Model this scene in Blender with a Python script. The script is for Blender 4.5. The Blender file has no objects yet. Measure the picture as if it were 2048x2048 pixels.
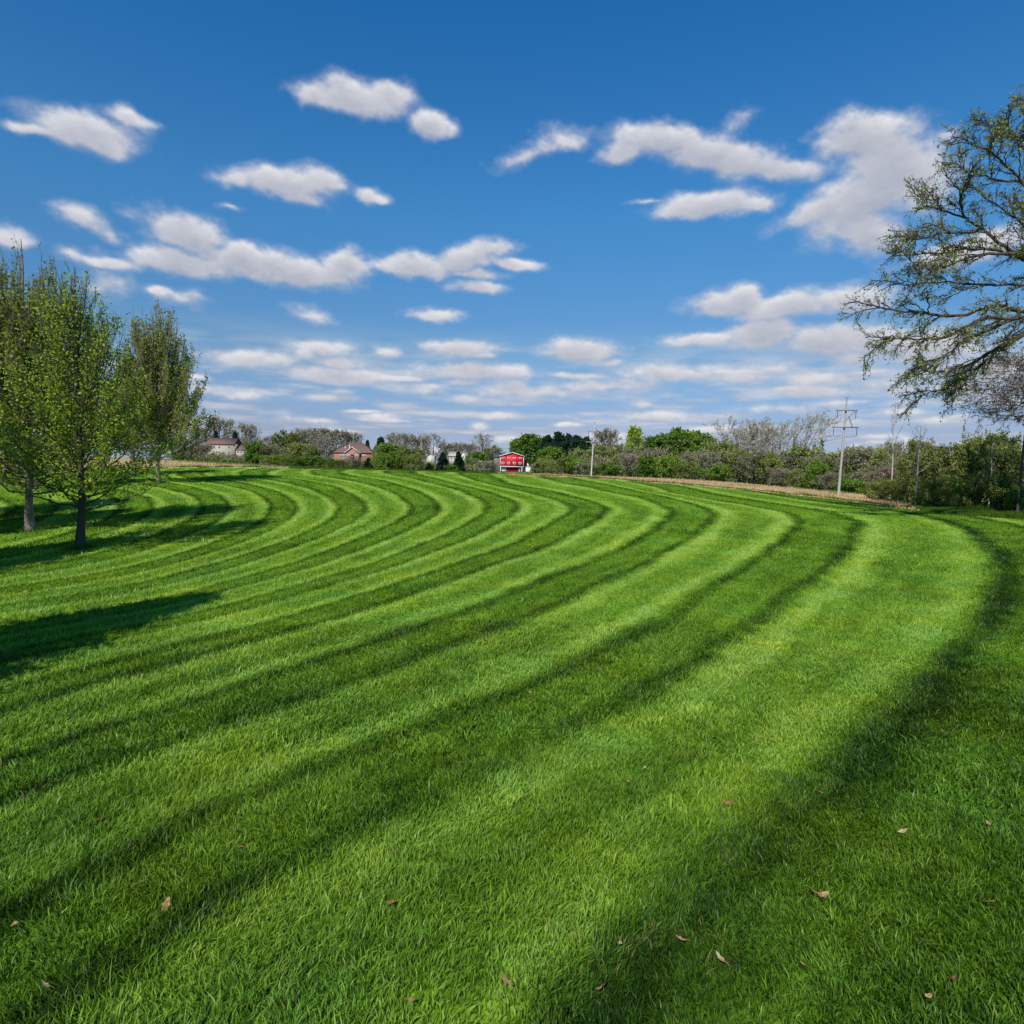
import bpy, math, random
import numpy as np
from mathutils import Matrix, Vector

# ------------------------------------------------------------------ basics
scene = bpy.context.scene
COL = scene.collection
RAD = math.radians
EYE = 2.2
F = 1300.0                     # focal length in photo pixels (photo 2048 wide)
HROW = 930.0                   # eye-level row at the centre column
PITCH = math.atan((1024 - HROW) / F)
ROLL = RAD(1.0)

fwd = np.array([0, math.cos(PITCH), -math.sin(PITCH)])
r0 = np.array([1.0, 0, 0])
u0 = np.array([0, math.sin(PITCH), math.cos(PITCH)])
cam_r = r0 * math.cos(ROLL) + u0 * math.sin(ROLL)
cam_u = u0 * math.cos(ROLL) - r0 * math.sin(ROLL)

def ray(px, py):
    d = cam_r * ((px - 1024) / F) + cam_u * ((1024 - py) / F) + fwd
    return d / np.linalg.norm(d)

def at_depth(px, py, Y):
    d = ray(px, py)
    return np.array([0, 0, EYE]) + d * (Y / d[1])

cam_d = bpy.data.cameras.new('camera')
cam = bpy.data.objects.new('camera', cam_d)
COL.objects.link(cam)
cam_d.sensor_width = 36
cam_d.lens = 36 * F / 2048
cam_d.clip_start = 0.05
cam_d.clip_end = 20000
M = Matrix((( cam_r[0], cam_u[0], -fwd[0], 0), (cam_r[1], cam_u[1], -fwd[1], 0), (cam_r[2], cam_u[2], -fwd[2], EYE), (0, 0, 0, 1)))
cam.matrix_world = M
scene.camera = cam

# ------------------------------------------------------------------ helpers
def tag(o, label=None, cat=None, group=None, kind=None):
    if label: o['label'] = label
    if cat: o['category'] = cat
    if group: o['group'] = group
    if kind: o['kind'] = kind
    return o

def empty(name, loc=(0, 0, 0), rz=0.0):
    o = bpy.data.objects.new(name, None)
    COL.objects.link(o)
    o.location = loc
    o.rotation_euler = (0, 0, rz)
    o.empty_display_size = 0.2
    return o

def copy_tree(o, parent=None):
    c = o.copy()
    COL.objects.link(c)
    if parent is not None:
        c.parent = parent
    for ch in o.children:
        copy_tree(ch, c)
    return c

class MB:
    """collects geometry for one mesh"""
    def __init__(s):
        s.v = []; s.f = []; s.n = 0; s.t = []
    def add(s, v, f, tint=None):
        v = np.asarray(v, np.float32).reshape(-1, 3)
        f = np.asarray(f, np.int64)
        s.v.append(v); s.f.append(f + s.n); s.n += len(v)
        s.t.append(np.zeros(len(v), np.float32) if tint is None else np.broadcast_to(np.asarray(tint, np.float32), (len(v),)))
    def box(s, lo, hi, rot=None, piv=None):
        x0, y0, z0 = lo; x1, y1, z1 = hi
        v = np.array([(x0,y0,z0),(x1,y0,z0),(x1,y1,z0),(x0,y1,z0),(x0,y0,z1),(x1,y0,z1),(x1,y1,z1),(x0,y1,z1)], float)
        if rot is not None:
            v = (v - piv) @ np.array(rot).T + piv
        s.add(v, [(0,3,2,1),(4,5,6,7),(0,1,5,4),(1,2,6,5),(2,3,7,6),(3,0,4,7)])
    def poly(s, pts):
        s.add(pts, [tuple(range(len(pts)))])
    def prism(s, prof, y0, y1):
        """profile in x,z extruded along y"""
        n = len(prof)
        v = [(x, y0, z) for x, z in prof] + [(x, y1, z) for x, z in prof]
        s.add(v, [tuple(range(n))]); s.n -= 0
        base = s.n - 2 * n
        s.f[-1] = np.array([list(range(n))]) + base
        s.f.append(np.array([list(range(2 * n - 1, n - 1, -1))]) + base)
        s.f.append(np.array([(i, i + n, (i + 1) % n + n, (i + 1) % n) for i in range(n)]) + base)
    def tube(s, pts, rad, sides=5, tint=None):
        pts = np.asarray(pts, float); n = len(pts)
        rad = np.broadcast_to(np.asarray(rad, float), (n,))
        tg = np.gradient(pts, axis=0)
        tg /= np.linalg.norm(tg, axis=1)[:, None] + 1e-9
        ref = np.array([0, 0, 1.0]) if abs(tg[0][2]) < .8 else np.array([1.0, 0, 0])
        a = np.cross(tg, ref); a /= np.linalg.norm(a, axis=1)[:, None] + 1e-9
        b = np.cross(tg, a)
        th = np.arange(sides) * 2 * math.pi / sides
        v = pts[:, None] + rad[:, None, None] * (a[:, None] * np.cos(th)[None, :, None] + b[:, None] * np.sin(th)[None, :, None])
        i = np.arange(n - 1)[:, None] * sides; j = np.arange(sides)[None]; k = (j + 1) % sides
        f = np.stack([i + j, i + k, i + k + sides, i + j + sides], -1).reshape(-1, 4)
        s.add(v.reshape(-1, 3), f, tint)
    def mesh(s, name, mat, smooth=False):
        v = np.concatenate(s.v) if s.v else np.zeros((0, 3), np.float32)
        me = bpy.data.meshes.new(name)
        me.vertices.add(len(v)); me.vertices.foreach_set('co', v.ravel())
        sizes = np.concatenate([np.full(len(f), f.shape[1]) for f in s.f])
        loops = np.concatenate([f.ravel() for f in s.f])
        me.loops.add(len(loops)); me.loops.foreach_set('vertex_index', loops.astype(np.int32))
        st = np.r_[0, np.cumsum(sizes)[:-1]]
        me.polygons.add(len(sizes)); me.polygons.foreach_set('loop_start', st.astype(np.int32))
        try: me.polygons.foreach_set('loop_total', sizes.astype(np.int32))
        except Exception: pass
        if smooth: me.polygons.foreach_set('use_smooth', np.ones(len(sizes), bool))
        t = np.concatenate(s.t)
        if np.any(t != 0):
            at = me.attributes.new('tint', 'FLOAT', 'POINT'); at.data.foreach_set('value', t.astype(np.float32))
        me.materials.append(mat)
        me.update(calc_edges=True)
        return me
    def build(s, name, mat, parent=None, smooth=False, loc=None):
        o = bpy.data.objects.new(name, s.mesh(name, mat, smooth))
        COL.objects.link(o)
        if parent is not None: o.parent = parent
        if loc is not None: o.location = loc
        return o

def add_attr(me, name, vals):
    at = me.attributes.new(name, 'FLOAT', 'POINT')
    at.data.foreach_set('value', np.asarray(vals, np.float32))

# ------------------------------------------------------------------ materials
def new_mat(name):
    m = bpy.data.materials.new(name); m.use_nodes = True
    nt = m.node_tree; nt.nodes.clear()
    out = nt.nodes.new('ShaderNodeOutputMaterial')
    return m, nt, out

def ramp(nt, fac, stops):
    r = nt.nodes.new('ShaderNodeValToRGB')
    e = r.color_ramp.elements
    while len(e) < len(stops): e.new(0.5)
    for el, (p, c) in zip(e, stops):
        el.position = p; el.color = (*c, 1)
    nt.links.new(fac, r.inputs['Fac'])
    return r.outputs['Color']

def math_n(nt, op, a, b=None, c=None, clamp=False):
    n = nt.nodes.new('ShaderNodeMath'); n.operation = op; n.use_clamp = clamp
    for i, x in enumerate((a, b, c)):
        if x is None: continue
        if isinstance(x, (int, float)): n.inputs[i].default_value = x
        else: nt.links.new(x, n.inputs[i])
    return n.outputs[0]

def mixc(nt, fac, a, b, mode='MIX'):
    n = nt.nodes.new('ShaderNodeMix'); n.data_type = 'RGBA'; n.blend_type = mode
    for sock, x in ((n.inputs[0], fac), (n.inputs[6], a), (n.inputs[7], b)):
        if isinstance(x, (int, float)): sock.default_value = x
        elif isinstance(x, tuple): sock.default_value = (*x, 1)
        else: nt.links.new(x, sock)
    return n.outputs[2]

def noise(nt, scale, detail=4, rough=.55, vec=None, scl=None, dist=0.0):
    n = nt.nodes.new('ShaderNodeTexNoise')
    n.inputs['Scale'].default_value = scale; n.inputs['Detail'].default_value = detail
    n.inputs['Roughness'].default_value = rough; n.inputs['Distortion'].default_value = dist
    if vec is None:
        tc = nt.nodes.new('ShaderNodeTexCoord'); vec = tc.outputs['Object']
    if scl is not None:
        mp = nt.nodes.new('ShaderNodeMapping'); mp.inputs['Scale'].default_value = scl
        nt.links.new(vec, mp.inputs['Vector']); vec = mp.outputs['Vector']
    nt.links.new(vec, n.inputs['Vector'])
    return n.outputs['Fac']

def attr(nt, name, typ='GEOMETRY'):
    a = nt.nodes.new('ShaderNodeAttribute'); a.attribute_name = name; a.attribute_type = typ
    return a.outputs['Fac']

def plain_mat(name, col, rough=.8, var=.25, scale=3.0, bump=0.0, spec=.3, scl=None):
    m, nt, out = new_mat(name)
    p = nt.nodes.new('ShaderNodeBsdfPrincipled')
    f = noise(nt, scale, 5, .6, scl=scl)
    lo = tuple(c * (1 - var) for c in col); hi = tuple(min(1, c * (1 + var)) for c in col)
    nt.links.new(ramp(nt, f, [(.3, lo), (.7, hi)]), p.inputs['Base Color'])
    p.inputs['Roughness'].default_value = rough
    p.inputs['Specular IOR Level'].default_value = spec
    if bump:
        b = nt.nodes.new('ShaderNodeBump'); b.inputs['Strength'].default_value = bump
        nt.links.new(f, b.inputs['Height']); nt.links.new(b.outputs['Normal'], p.inputs['Normal'])
    nt.links.new(p.outputs[0], out.inputs['Surface'])
    return m

def leaf_mat(name, stops, trans=.4, objvar=.25):
    """stops: colours from tint 0 to 1"""
    m, nt, out = new_mat(name)
    t = attr(nt, 'tint')
    oi = nt.nodes.new('ShaderNodeObjectInfo')
    f = math_n(nt, 'ADD', t, math_n(nt, 'MULTIPLY', math_n(nt, 'SUBTRACT', oi.outputs['Random'], .5), objvar), clamp=True)
    n = len(stops)
    c = ramp(nt, f, [(i / (n - 1), s) for i, s in enumerate(stops)])
    d = nt.nodes.new('ShaderNodeBsdfDiffuse'); tr = nt.nodes.new('ShaderNodeBsdfTranslucent')
    nt.links.new(c, d.inputs['Color'])
    c2 = mixc(nt, 1.0, c, (1.0, 1.0, .6), 'MULTIPLY')
    nt.links.new(c2, tr.inputs['Color'])
    mx = nt.nodes.new('ShaderNodeMixShader'); mx.inputs[0].default_value = trans
    nt.links.new(d.outputs[0], mx.inputs[1]); nt.links.new(tr.outputs[0], mx.inputs[2])
    nt.links.new(mx.outputs[0], out.inputs['Surface'])
    return m

# ------------------------------------------------------------------ terrain
KX = [-700, 0, 200, 400, 570, 900, 1010, 1180, 1400, 1650, 1750, 1900, 2048, 2800]
KE = [45, 50, 52, 55, 58, 62, 62, 62, 60, 52, 46, 38, 34, 30]
KZE = [.3, .74, 1.3, 1.52, 1.56, 1.5, 1.3, 1.14, .57, .0, -.15, -.28, -.2, -.1]
KF = [100, 115, 115, 110, 80, 90, 90, 90, 85, 70, 62, 50, 46, 45]
KZF = [1.5, 2.3, 2.5, 2.15, 1.6, 1.3, 1.1, .86, .67, -.1, -.2, -.3, -.3, -.2]
KZ2 = [1.0, 1.2, 1.2, 1.2, .8, .1, -.1, 0, .3, 0, 0, 0, 0, 0]
GS = np.linspace(-1.7, 1.7, 341)
GD = np.geomspace(4, 3000, 400)
def smooth1(a, k, axis):
    w = np.exp(-.5 * (np.arange(-3 * k, 3 * k + 1) / k) ** 2); w /= w.sum()
    p = [(0, 0), (0, 0)]; p[axis] = (3 * k, 3 * k)
    b = np.pad(a, p, mode='edge')
    return np.apply_along_axis(lambda r: np.convolve(r, w, 'valid'), axis, b)
_px = 1024 + GS * F
def kx(v): return smooth1(np.interp(_px, KX, v)[None], 5, 1)[0]
SE = kx(KE)
def _grid():
    zE, Ff, zF, z2 = kx(KZE), kx(KF), kx(KZF), kx(KZ2)
    Z = np.zeros((len(GS), len(GD)))
    for i in range(len(GS)):
        e = SE[i]
        t = np.clip((GD - 8) / (e - 8), 0, 1)
        z = zE[i] * t * t * (3 - 2 * t)
        far = np.interp(GD, [e, Ff[i], 230, 700, 3000], [zE[i], zF[i], z2[i], 0, 0])
        Z[i] = np.where(GD < e, z, far)
    return smooth1(Z, 5, 1)
GZ = _grid()
def bil(G, s, d):
    i = np.clip((s - GS[0]) / (GS[1] - GS[0]), 0, len(GS) - 1.001)
    j = np.clip(np.log(np.maximum(d, 4) / 4) / math.log(GD[1] / GD[0]), 0, len(GD) - 1.001)
    i0 = i.astype(int); j0 = j.astype(int); fi = i - i0; fj = j - j0
    return (G[i0, j0] * (1 - fi) * (1 - fj) + G[i0 + 1, j0] * fi * (1 - fj) + G[i0, j0 + 1] * (1 - fi) * fj + G[i0 + 1, j0 + 1] * fi * fj)
def terr(x, y):
    x = np.asarray(x, float); y = np.asarray(y, float)
    yy = np.maximum(y, 3.0)
    return bil(GZ, x / yy, yy) + 0.02 * np.sin(x * .9 + .3 * y) * np.sin(y * .7 - .2 * x) * np.clip(np.hypot(x, y) / 10, 0, 1)
def tz(x, y): return float(terr(np.array([x]), np.array([y]))[0])
def edge_depth(x, y):
    return np.interp(np.asarray(x) / np.maximum(np.asarray(y), 3.0), GS, SE)

def ground_hit(px, py):
    d = ray(px, py)
    t = np.geomspace(1.5, 400, 6000)
    P = np.array([0, 0, EYE])[None] + t[:, None] * d[None]
    under = P[:, 2] <= terr(P[:, 0], P[:, 1])
    i = int(np.argmax(under)) if under.any() else len(t) - 1
    return P[i]

# ------------------------------------------------------------------ mowing pattern (traced boundaries of the mower passes, put on the ground)
TR = {0:[(1557,991),(1666,1007),(1790,1022),(1870,1037),(1914,1051),(1957,1073),(1995,1104),(2007,1135),(2004,1182),(1991,1228),(1951,1275),(1914,1306),(1861,1393),(1799,1440),(1607,1607),(1447,1785)],
1:[(1448,991),(1573,1010),(1650,1023),(1700,1036),(1706,1064),(1697,1089),(1672,1114),(1644,1145),(1613,1170),(1545,1219),(1473,1265),(1395,1327),(1318,1369),(1230,1426),(1136,1462),(1033,1524),(929,1560),(800,1607),(725,1648),(569,1726),(466,1799),(336,1866)],
2:[(1318,983),(1417,999),(1510,1013),(1573,1025),(1597,1036),(1591,1055),(1570,1080),(1535,1101),(1495,1129),(1464,1151),(1417,1173),(1380,1198),(1340,1226),(1266,1265),(1188,1307),(1111,1353),(1007,1400),(904,1441),(800,1478),(751,1493),(621,1540),(518,1580)],
3:[(1278,980),(1340,994),(1393,1011),(1417,1020),(1430,1031),(1417,1046),(1393,1064),(1361,1089),(1324,1105),(1287,1129),(1240,1154),(1200,1167),(1136,1203),(1059,1240),(955,1276),(800,1333),(647,1379),(569,1421),(414,1462),(259,1514),(129,1550)],
4:[(1200,979),(1262,991),(1315,1006),(1340,1021),(1337,1036),(1318,1055),(1290,1070),(1262,1089),(1231,1108),(1200,1120),(1150,1137),(1088,1159),(1042,1181),(983,1208),(880,1240),(776,1271),(647,1322),(518,1369),(362,1421),(129,1488),(0,1524)],
5:[(1011,967),(1073,977),(1119,987),(1166,999),(1197,1009),(1216,1018),(1203,1032),(1184,1044),(1150,1063),(1113,1083),(1066,1103),(1011,1119),(964,1136),(902,1159),(840,1181),(762,1206),(647,1240),(450,1300),(200,1365)],
6:[(1073,990),(1119,1001),(1144,1013),(1135,1029),(1113,1041),(1073,1063),(1035,1085),(995,1103),(933,1122),(886,1137),(824,1158),(747,1184),(600,1226),(400,1284)],
7:[(917,970),(980,984),(1011,996),(1035,1010),(1029,1022),(1011,1038),(980,1054),(948,1069),(902,1092),(855,1108),(809,1125),(747,1145),(700,1159)],
8:[(840,959),(886,970),(933,985),(964,1001),(976,1013),(967,1029),(939,1044),(902,1066),(855,1086),(809,1106),(747,1128),(700,1144)],
9:[(787,968),(824,979),(855,995),(874,1010),(877,1022),(855,1038),(824,1054),(793,1071),(747,1089),(700,1106)],
10:[(747,971),(784,985),(809,1001),(824,1019),(818,1032),(793,1047),(747,1068),(700,1083)],
11:[(542,954),(604,960),(666,971),(706,988),(725,1004),(728,1026),(709,1041),(666,1063),(619,1082),(557,1103),(495,1125),(417,1147)],
12:[(588,970),(635,985),(663,1001),(675,1019),(666,1035),(635,1054),(588,1075),(526,1100),(448,1122),(371,1144),(293,1165),(200,1184)],
13:[(464,963),(511,970),(551,982),(582,998),(591,1016),(576,1038),(542,1060),(480,1085),(417,1106),(355,1125),(278,1144),(200,1159)],
14:[(448,970),(495,981),(526,998),(539,1016),(526,1038),(495,1057),(448,1078),(386,1103),(324,1122),(247,1141)],
15:[(393,976),(433,988),(455,1004),(458,1016),(445,1035),(424,1047)],
16:[(349,981),(386,991),(402,1007),(402,1022)]}
def phase_fit():
    P = []; U = []
    for k, pts in TR.items():
        u = (k // 2) * 2.0 + (1.25 if k % 2 else 0)
        for p in pts:
            h = ground_hit(*p); P.append(h[:2]); U.append(u)
    P = np.array(P); U = np.array(U)
    n = len(P)
    sc = 10.0
    Q = P / sc
    def ker(A, B):
        r2 = ((A[:, None] - B[None]) ** 2).sum(-1)
        return .5 * r2 * np.log(r2 + 1e-9)
    K = ker(Q, Q) + np.eye(n) * 0.05
    T = np.c_[np.ones(n), Q]
    A = np.block([[K, T], [T.T, np.zeros((3, 3))]])
    w = np.linalg.solve(A, np.r_[U, 0, 0, 0])
    def ev(x, y):
        S = np.c_[np.ravel(x), np.ravel(y)] / sc
        out = np.empty(len(S))
        for i in range(0, len(S), 40000):
            c = S[i:i + 40000]
            out[i:i + 40000] = ker(c, Q) @ w[:n] + w[n] + c @ w[n + 1:]
        return out.reshape(np.shape(x))
    return ev
PH = phase_fit()
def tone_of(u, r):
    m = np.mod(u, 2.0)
    near = np.clip((14 - r) / 9, 0, 1)            # painted stripe sheen is weakened near the camera, for the steeper view angle
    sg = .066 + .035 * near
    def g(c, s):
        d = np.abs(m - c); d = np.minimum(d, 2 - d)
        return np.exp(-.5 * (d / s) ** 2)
    # nap sheen painted as tone: pass mown away from us light, towards us dark
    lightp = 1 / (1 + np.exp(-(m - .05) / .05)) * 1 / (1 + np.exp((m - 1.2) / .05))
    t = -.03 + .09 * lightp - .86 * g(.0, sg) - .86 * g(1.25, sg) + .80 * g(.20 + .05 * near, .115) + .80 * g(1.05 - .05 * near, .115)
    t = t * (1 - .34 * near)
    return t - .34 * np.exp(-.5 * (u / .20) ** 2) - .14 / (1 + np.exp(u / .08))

rng = np.random.default_rng(7)
def vnoise(x, y, cell, seed):
    r = np.random.default_rng(seed); T = r.random((256, 256))
    a = x / cell; b = y / cell; i = np.floor(a).astype(int); j = np.floor(b).astype(int)
    fa = a - i; fb = b - j; fa = fa * fa * (3 - 2 * fa); fb = fb * fb * (3 - 2 * fb)
    g = lambda p, q: T[p % 256, q % 256]
    return g(i, j) * (1 - fa) * (1 - fb) + g(i + 1, j) * fa * (1 - fb) + g(i, j + 1) * (1 - fa) * fb + g(i + 1, j + 1) * fa * fb

# lawn sheet: fan of quads, finer near the camera
NA, NR = 900, 640
AZ = np.linspace(RAD(-80), RAD(80), NA)
def edge_r(az):
    s = np.tan(az)
    y = np.interp(s, GS, SE)
    return np.minimum(y / np.cos(az), 95)
T01 = np.linspace(0, 1, NR)
ER = edge_r(AZ)
ER = ER + .25 * np.sin(AZ * 90) + .15 * np.sin(AZ * 231 + 1)
RR = 0.6 * (ER[:, None] / 0.6) ** T01[None]
LX = RR * np.sin(AZ)[:, None]; LY = RR * np.cos(AZ)[:, None]
LZ = terr(LX, LY)
LU = PH(LX, LY)
def lut(x, y, G):
    """value stored on the lawn fan at ground point"""
    az = np.arctan2(x, y); r = np.hypot(x, y)
    i = np.clip((az - AZ[0]) / (AZ[1] - AZ[0]), 0, NA - 1.001)
    er = np.interp(az, AZ, ER)
    j = np.clip(np.log(np.maximum(r, .61) / .6) / np.log(er / .6) * (NR - 1), 0, NR - 1.001)
    i0 = i.astype(int); j0 = j.astype(int); fi = i - i0; fj = j - j0
    return (G[i0, j0] * (1 - fi) * (1 - fj) + G[i0 + 1, j0] * fi * (1 - fj) + G[i0, j0 + 1] * (1 - fi) * fj + G[i0 + 1, j0 + 1] * fi * fj)
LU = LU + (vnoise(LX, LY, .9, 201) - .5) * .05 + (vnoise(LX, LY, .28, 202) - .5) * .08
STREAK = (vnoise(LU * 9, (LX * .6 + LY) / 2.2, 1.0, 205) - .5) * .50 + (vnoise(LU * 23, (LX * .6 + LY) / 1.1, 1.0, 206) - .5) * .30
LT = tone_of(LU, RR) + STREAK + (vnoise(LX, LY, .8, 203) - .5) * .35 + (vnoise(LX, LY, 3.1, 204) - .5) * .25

def grid_faces(na, nr):
    i = np.arange(na - 1)[:, None] * nr; j = np.arange(nr - 1)[None]
    return np.stack([i + j, i + j + 1, i + nr + j + 1, i + nr + j], -1).reshape(-1, 4)[:, ::-1]

GRASS_STOPS = [(0.0, (.024, .064, .009)), (.33, (.104, .225, .016)), (.62, (.215, .400, .032)), (1.0, (.40, .58, .115))]
def grass_colour(nt, tone, pos):
    # tone (-1..1) -> 0..1, broken up by patches of lusher and drier turf
    n1 = noise(nt, .55, 4, .6, vec=pos)
    n2 = noise(nt, 3.2, 4, .65, vec=pos)
    t = math_n(nt, 'MULTIPLY_ADD', tone, .42, .46)
    t = math_n(nt, 'ADD', t, math_n(nt, 'MULTIPLY', math_n(nt, 'SUBTRACT', n1, .5), .30))
    t = math_n(nt, 'ADD', t, math_n(nt, 'MULTIPLY', math_n(nt, 'SUBTRACT', n2, .5), .28), clamp=True)
    c = ramp(nt, t, GRASS_STOPS)
    n3 = noise(nt, .8, 3, .5, vec=pos)
    c = mixc(nt, math_n(nt, 'MULTIPLY', math_n(nt, 'SUBTRACT', n3, .42, clamp=True), 2.2, clamp=True), c, mixc(nt, 1.0, c, (1.35, 1.05, .55), 'MULTIPLY'))
    n4 = noise(nt, 1.1, 3, .5, vec=pos, scl=(1, 1, 7))
    c = mixc(nt, math_n(nt, 'MULTIPLY', math_n(nt, 'SUBTRACT', n4, .5, clamp=True), 2.5, clamp=True), c, mixc(nt, 1.0, c, (.75, .92, 1.6), 'MULTIPLY'))
    return c

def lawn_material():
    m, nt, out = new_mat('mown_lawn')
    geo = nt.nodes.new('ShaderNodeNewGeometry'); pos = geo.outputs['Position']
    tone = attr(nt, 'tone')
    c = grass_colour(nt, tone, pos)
    # fine grain of blades; world-space
    g1 = noise(nt, 9, 5, .75, vec=pos)
    g2 = noise(nt, 45, 3, .7, vec=pos)
    g = math_n(nt, 'ADD', math_n(nt, 'MULTIPLY', g1, .7), math_n(nt, 'MULTIPLY', g2, .5))
    k = math_n(nt, 'MULTIPLY_ADD', math_n(nt, 'SUBTRACT', g, .6), 2.6, .72)
    cc = nt.nodes.new('ShaderNodeVectorMath'); cc.operation = 'SCALE'
    nt.links.new(c, cc.inputs[0]); nt.links.new(math_n(nt, 'MAXIMUM', k, .22), cc.inputs['Scale'])
    d = nt.nodes.new('ShaderNodeBsdfDiffuse')
    nt.links.new(cc.outputs[0], d.inputs['Color'])
    nt.links.new(d.outputs[0], out.inputs['Surface'])
    return m
MAT_LAWN = lawn_material()
mb = MB()
mb.add(np.stack([LX, LY, LZ], -1), grid_faces(NA, NR))
lawn = mb.build('lawn', MAT_LAWN, smooth=True)
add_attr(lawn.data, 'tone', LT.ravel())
tag(lawn, 'mown lawn with curving light and dark stripes', kind='structure')

# grass blades
def blade_mat():
    m, nt, out = new_mat('grass_blade')
    geo = nt.nodes.new('ShaderNodeNewGeometry'); pos = geo.outputs['Position']
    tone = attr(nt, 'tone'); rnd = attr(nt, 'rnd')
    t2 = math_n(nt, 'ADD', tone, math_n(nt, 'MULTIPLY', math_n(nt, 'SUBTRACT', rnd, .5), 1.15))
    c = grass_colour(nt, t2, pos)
    c = mixc(nt, math_n(nt, 'MULTIPLY', math_n(nt, 'GREATER_THAN', rnd, .985), .7), c, (.30, .24, .09))
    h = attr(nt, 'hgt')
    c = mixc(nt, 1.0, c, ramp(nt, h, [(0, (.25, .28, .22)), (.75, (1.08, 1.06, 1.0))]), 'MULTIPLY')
    d = nt.nodes.new('ShaderNodeBsdfDiffuse'); tr = nt.nodes.new('ShaderNodeBsdfTranslucent')
    g = nt.nodes.new('ShaderNodeBsdfGlossy'); g.inputs['Roughness'].default_value = .45
    g.inputs['Color'].default_value = (.8, .9, .85, 1)
    nt.links.new(c, d.inputs['Color']); nt.links.new(c, tr.inputs['Color'])
    mx = nt.nodes.new('ShaderNodeMixShader'); mx.inputs[0].default_value = .35
    nt.links.new(d.outputs[0], mx.inputs[1]); nt.links.new(tr.outputs[0], mx.inputs[2])
    m2 = nt.nodes.new('ShaderNodeMixShader'); m2.inputs[0].default_value = .015
    nt.links.new(mx.outputs[0], m2.inputs[1]); nt.links.new(g.outputs[0], m2.inputs[2])
    nt.links.new(m2.outputs[0], out.inputs['Surface'])
    return m
rng = np.random.default_rng(7)
def blades():
    V = []; Fq = []; Ft = []; tone = []; rnd = []; hg = []; n0 = 0
    for (ra, rb, dens, w, h, full) in ((2.0, 5.0, 11500, .0050, .052, True), (5.0, 9.0, 5200, .0072, .050, True), (9, 17, 1600, .013, .050, False), (17, 32, 420, .024, .055, False), (32, 60, 55, .05, .06, False)):
        LIM = RAD(58) if rb < 18 else RAD(46)
        area = LIM * (rb * rb - ra * ra)
        n = int(area * dens)
        r = np.sqrt(rng.uniform(ra * ra, rb * rb, n)); az = rng.uniform(-LIM, LIM, n)
        x = r * np.sin(az); y = r * np.cos(az)
        # clumping
        keep = rng.random(n) < .55 + .6 * vnoise(x, y, .07 * (1 + ra / 8), 3)
        keep &= r < np.interp(az, AZ, ER) - .3
        x, y = x[keep], y[keep]; n = len(x)
        z = lut(x, y, LZ)
        u = lut(x, y, LU)
        e = .08
        gx = lut(x + e, y, LU) - u; gy = lut(x, y + e, LU) - u
        gl = np.hypot(gx, gy) + 1e-9
        # blades lie along the mower's travel, alternately forwards and backwards
        dirx, diry = -gy / gl, gx / gl
        lt = np.mod(u, 2.0) < 1.25
        sg = np.where(lt, -1.0, 1.0)
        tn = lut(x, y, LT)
        clump = vnoise(x, y, .35, 5); big = vnoise(x, y, 1.7, 6)
        H = h * (.40 + .65 * rng.random(n) + .55 * clump + .35 * (big - .5))
        tall = rng.random(n) > .985
        H = np.where(tall, H * 1.7, H)
        lean = (.12 + .16 * np.abs(tn)) * H
        ca = vnoise(x, y, .22, 8) * 2 * math.pi * 1.6
        lx = dirx * sg * lean + rng.normal(size=n) * .40 * H + np.cos(ca) * .22 * H
        ly = diry * sg * lean + rng.normal(size=n) * .40 * H + np.sin(ca) * .22 * H
        th = rng.uniform(0, math.pi, n)
        coarse = (vnoise(x, y, .30, 9) > .84) & (vnoise(x, y, 2.3, 10) > .45)
        H = np.where(coarse, H * 1.3, H); tn = np.where(coarse, tn + .10, tn)
        W = w * (.6 + .8 * rng.random(n)) * np.where(tall, 1.3, 1) * np.where(coarse & (ra < 9), 1.8, 1)
        wx, wy = np.cos(th) * W / 2, np.sin(th) * W / 2
        B = np.stack([x, y, z - .004], -1); Wv = np.stack([wx, wy, np.zeros(n)], -1)
        mid = B + np.stack([lx * .30, ly * .30, H * .58], -1)
        tip = B + np.stack([lx, ly, H * np.sqrt(np.maximum(.15, 1 - .45 * (lx**2 + ly**2) / H**2))], -1)
        rd = rng.random(n)
        dry = (vnoise(x, y, .32, 11) > .80) & (rng.random(n) < .07)
        rd = np.where(dry, .992, rd)
        if full:
            v = np.stack([B - Wv, B + Wv, mid + Wv * .9, mid - Wv * .9, tip], 1)
            k = n0 + np.arange(n)[:, None] * 5
            Fq.append(k + np.array([[0, 1, 2, 3]])); Ft.append(k + np.array([[3, 2, 4]]))
            hv = [0, 0, .6, .6, 1]; m = 5
        else:
            v = np.stack([B - Wv, B + Wv, tip], 1)
            k = n0 + np.arange(n)[:, None] * 3
            Ft.append(k + np.array([[0, 1, 2]]))
            hv = [.25, .25, 1]; m = 3
        V.append(v.reshape(-1, 3)); n0 += n * m
        tone.append(np.repeat(tn, m)); rnd.append(np.repeat(rd, m)); hg.append(np.tile(hv, n))
    mb = MB()
    mb.v = [np.concatenate(V).astype(np.float32)]; mb.f = [np.concatenate(Fq), np.concatenate(Ft)]; mb.t = [np.zeros(1)]
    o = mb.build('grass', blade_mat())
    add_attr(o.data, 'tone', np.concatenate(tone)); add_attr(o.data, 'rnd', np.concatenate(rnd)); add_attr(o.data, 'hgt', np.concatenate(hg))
    tag(o, 'short green grass blades of the striped lawn', 'grass', kind='stuff')
blades()

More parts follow.
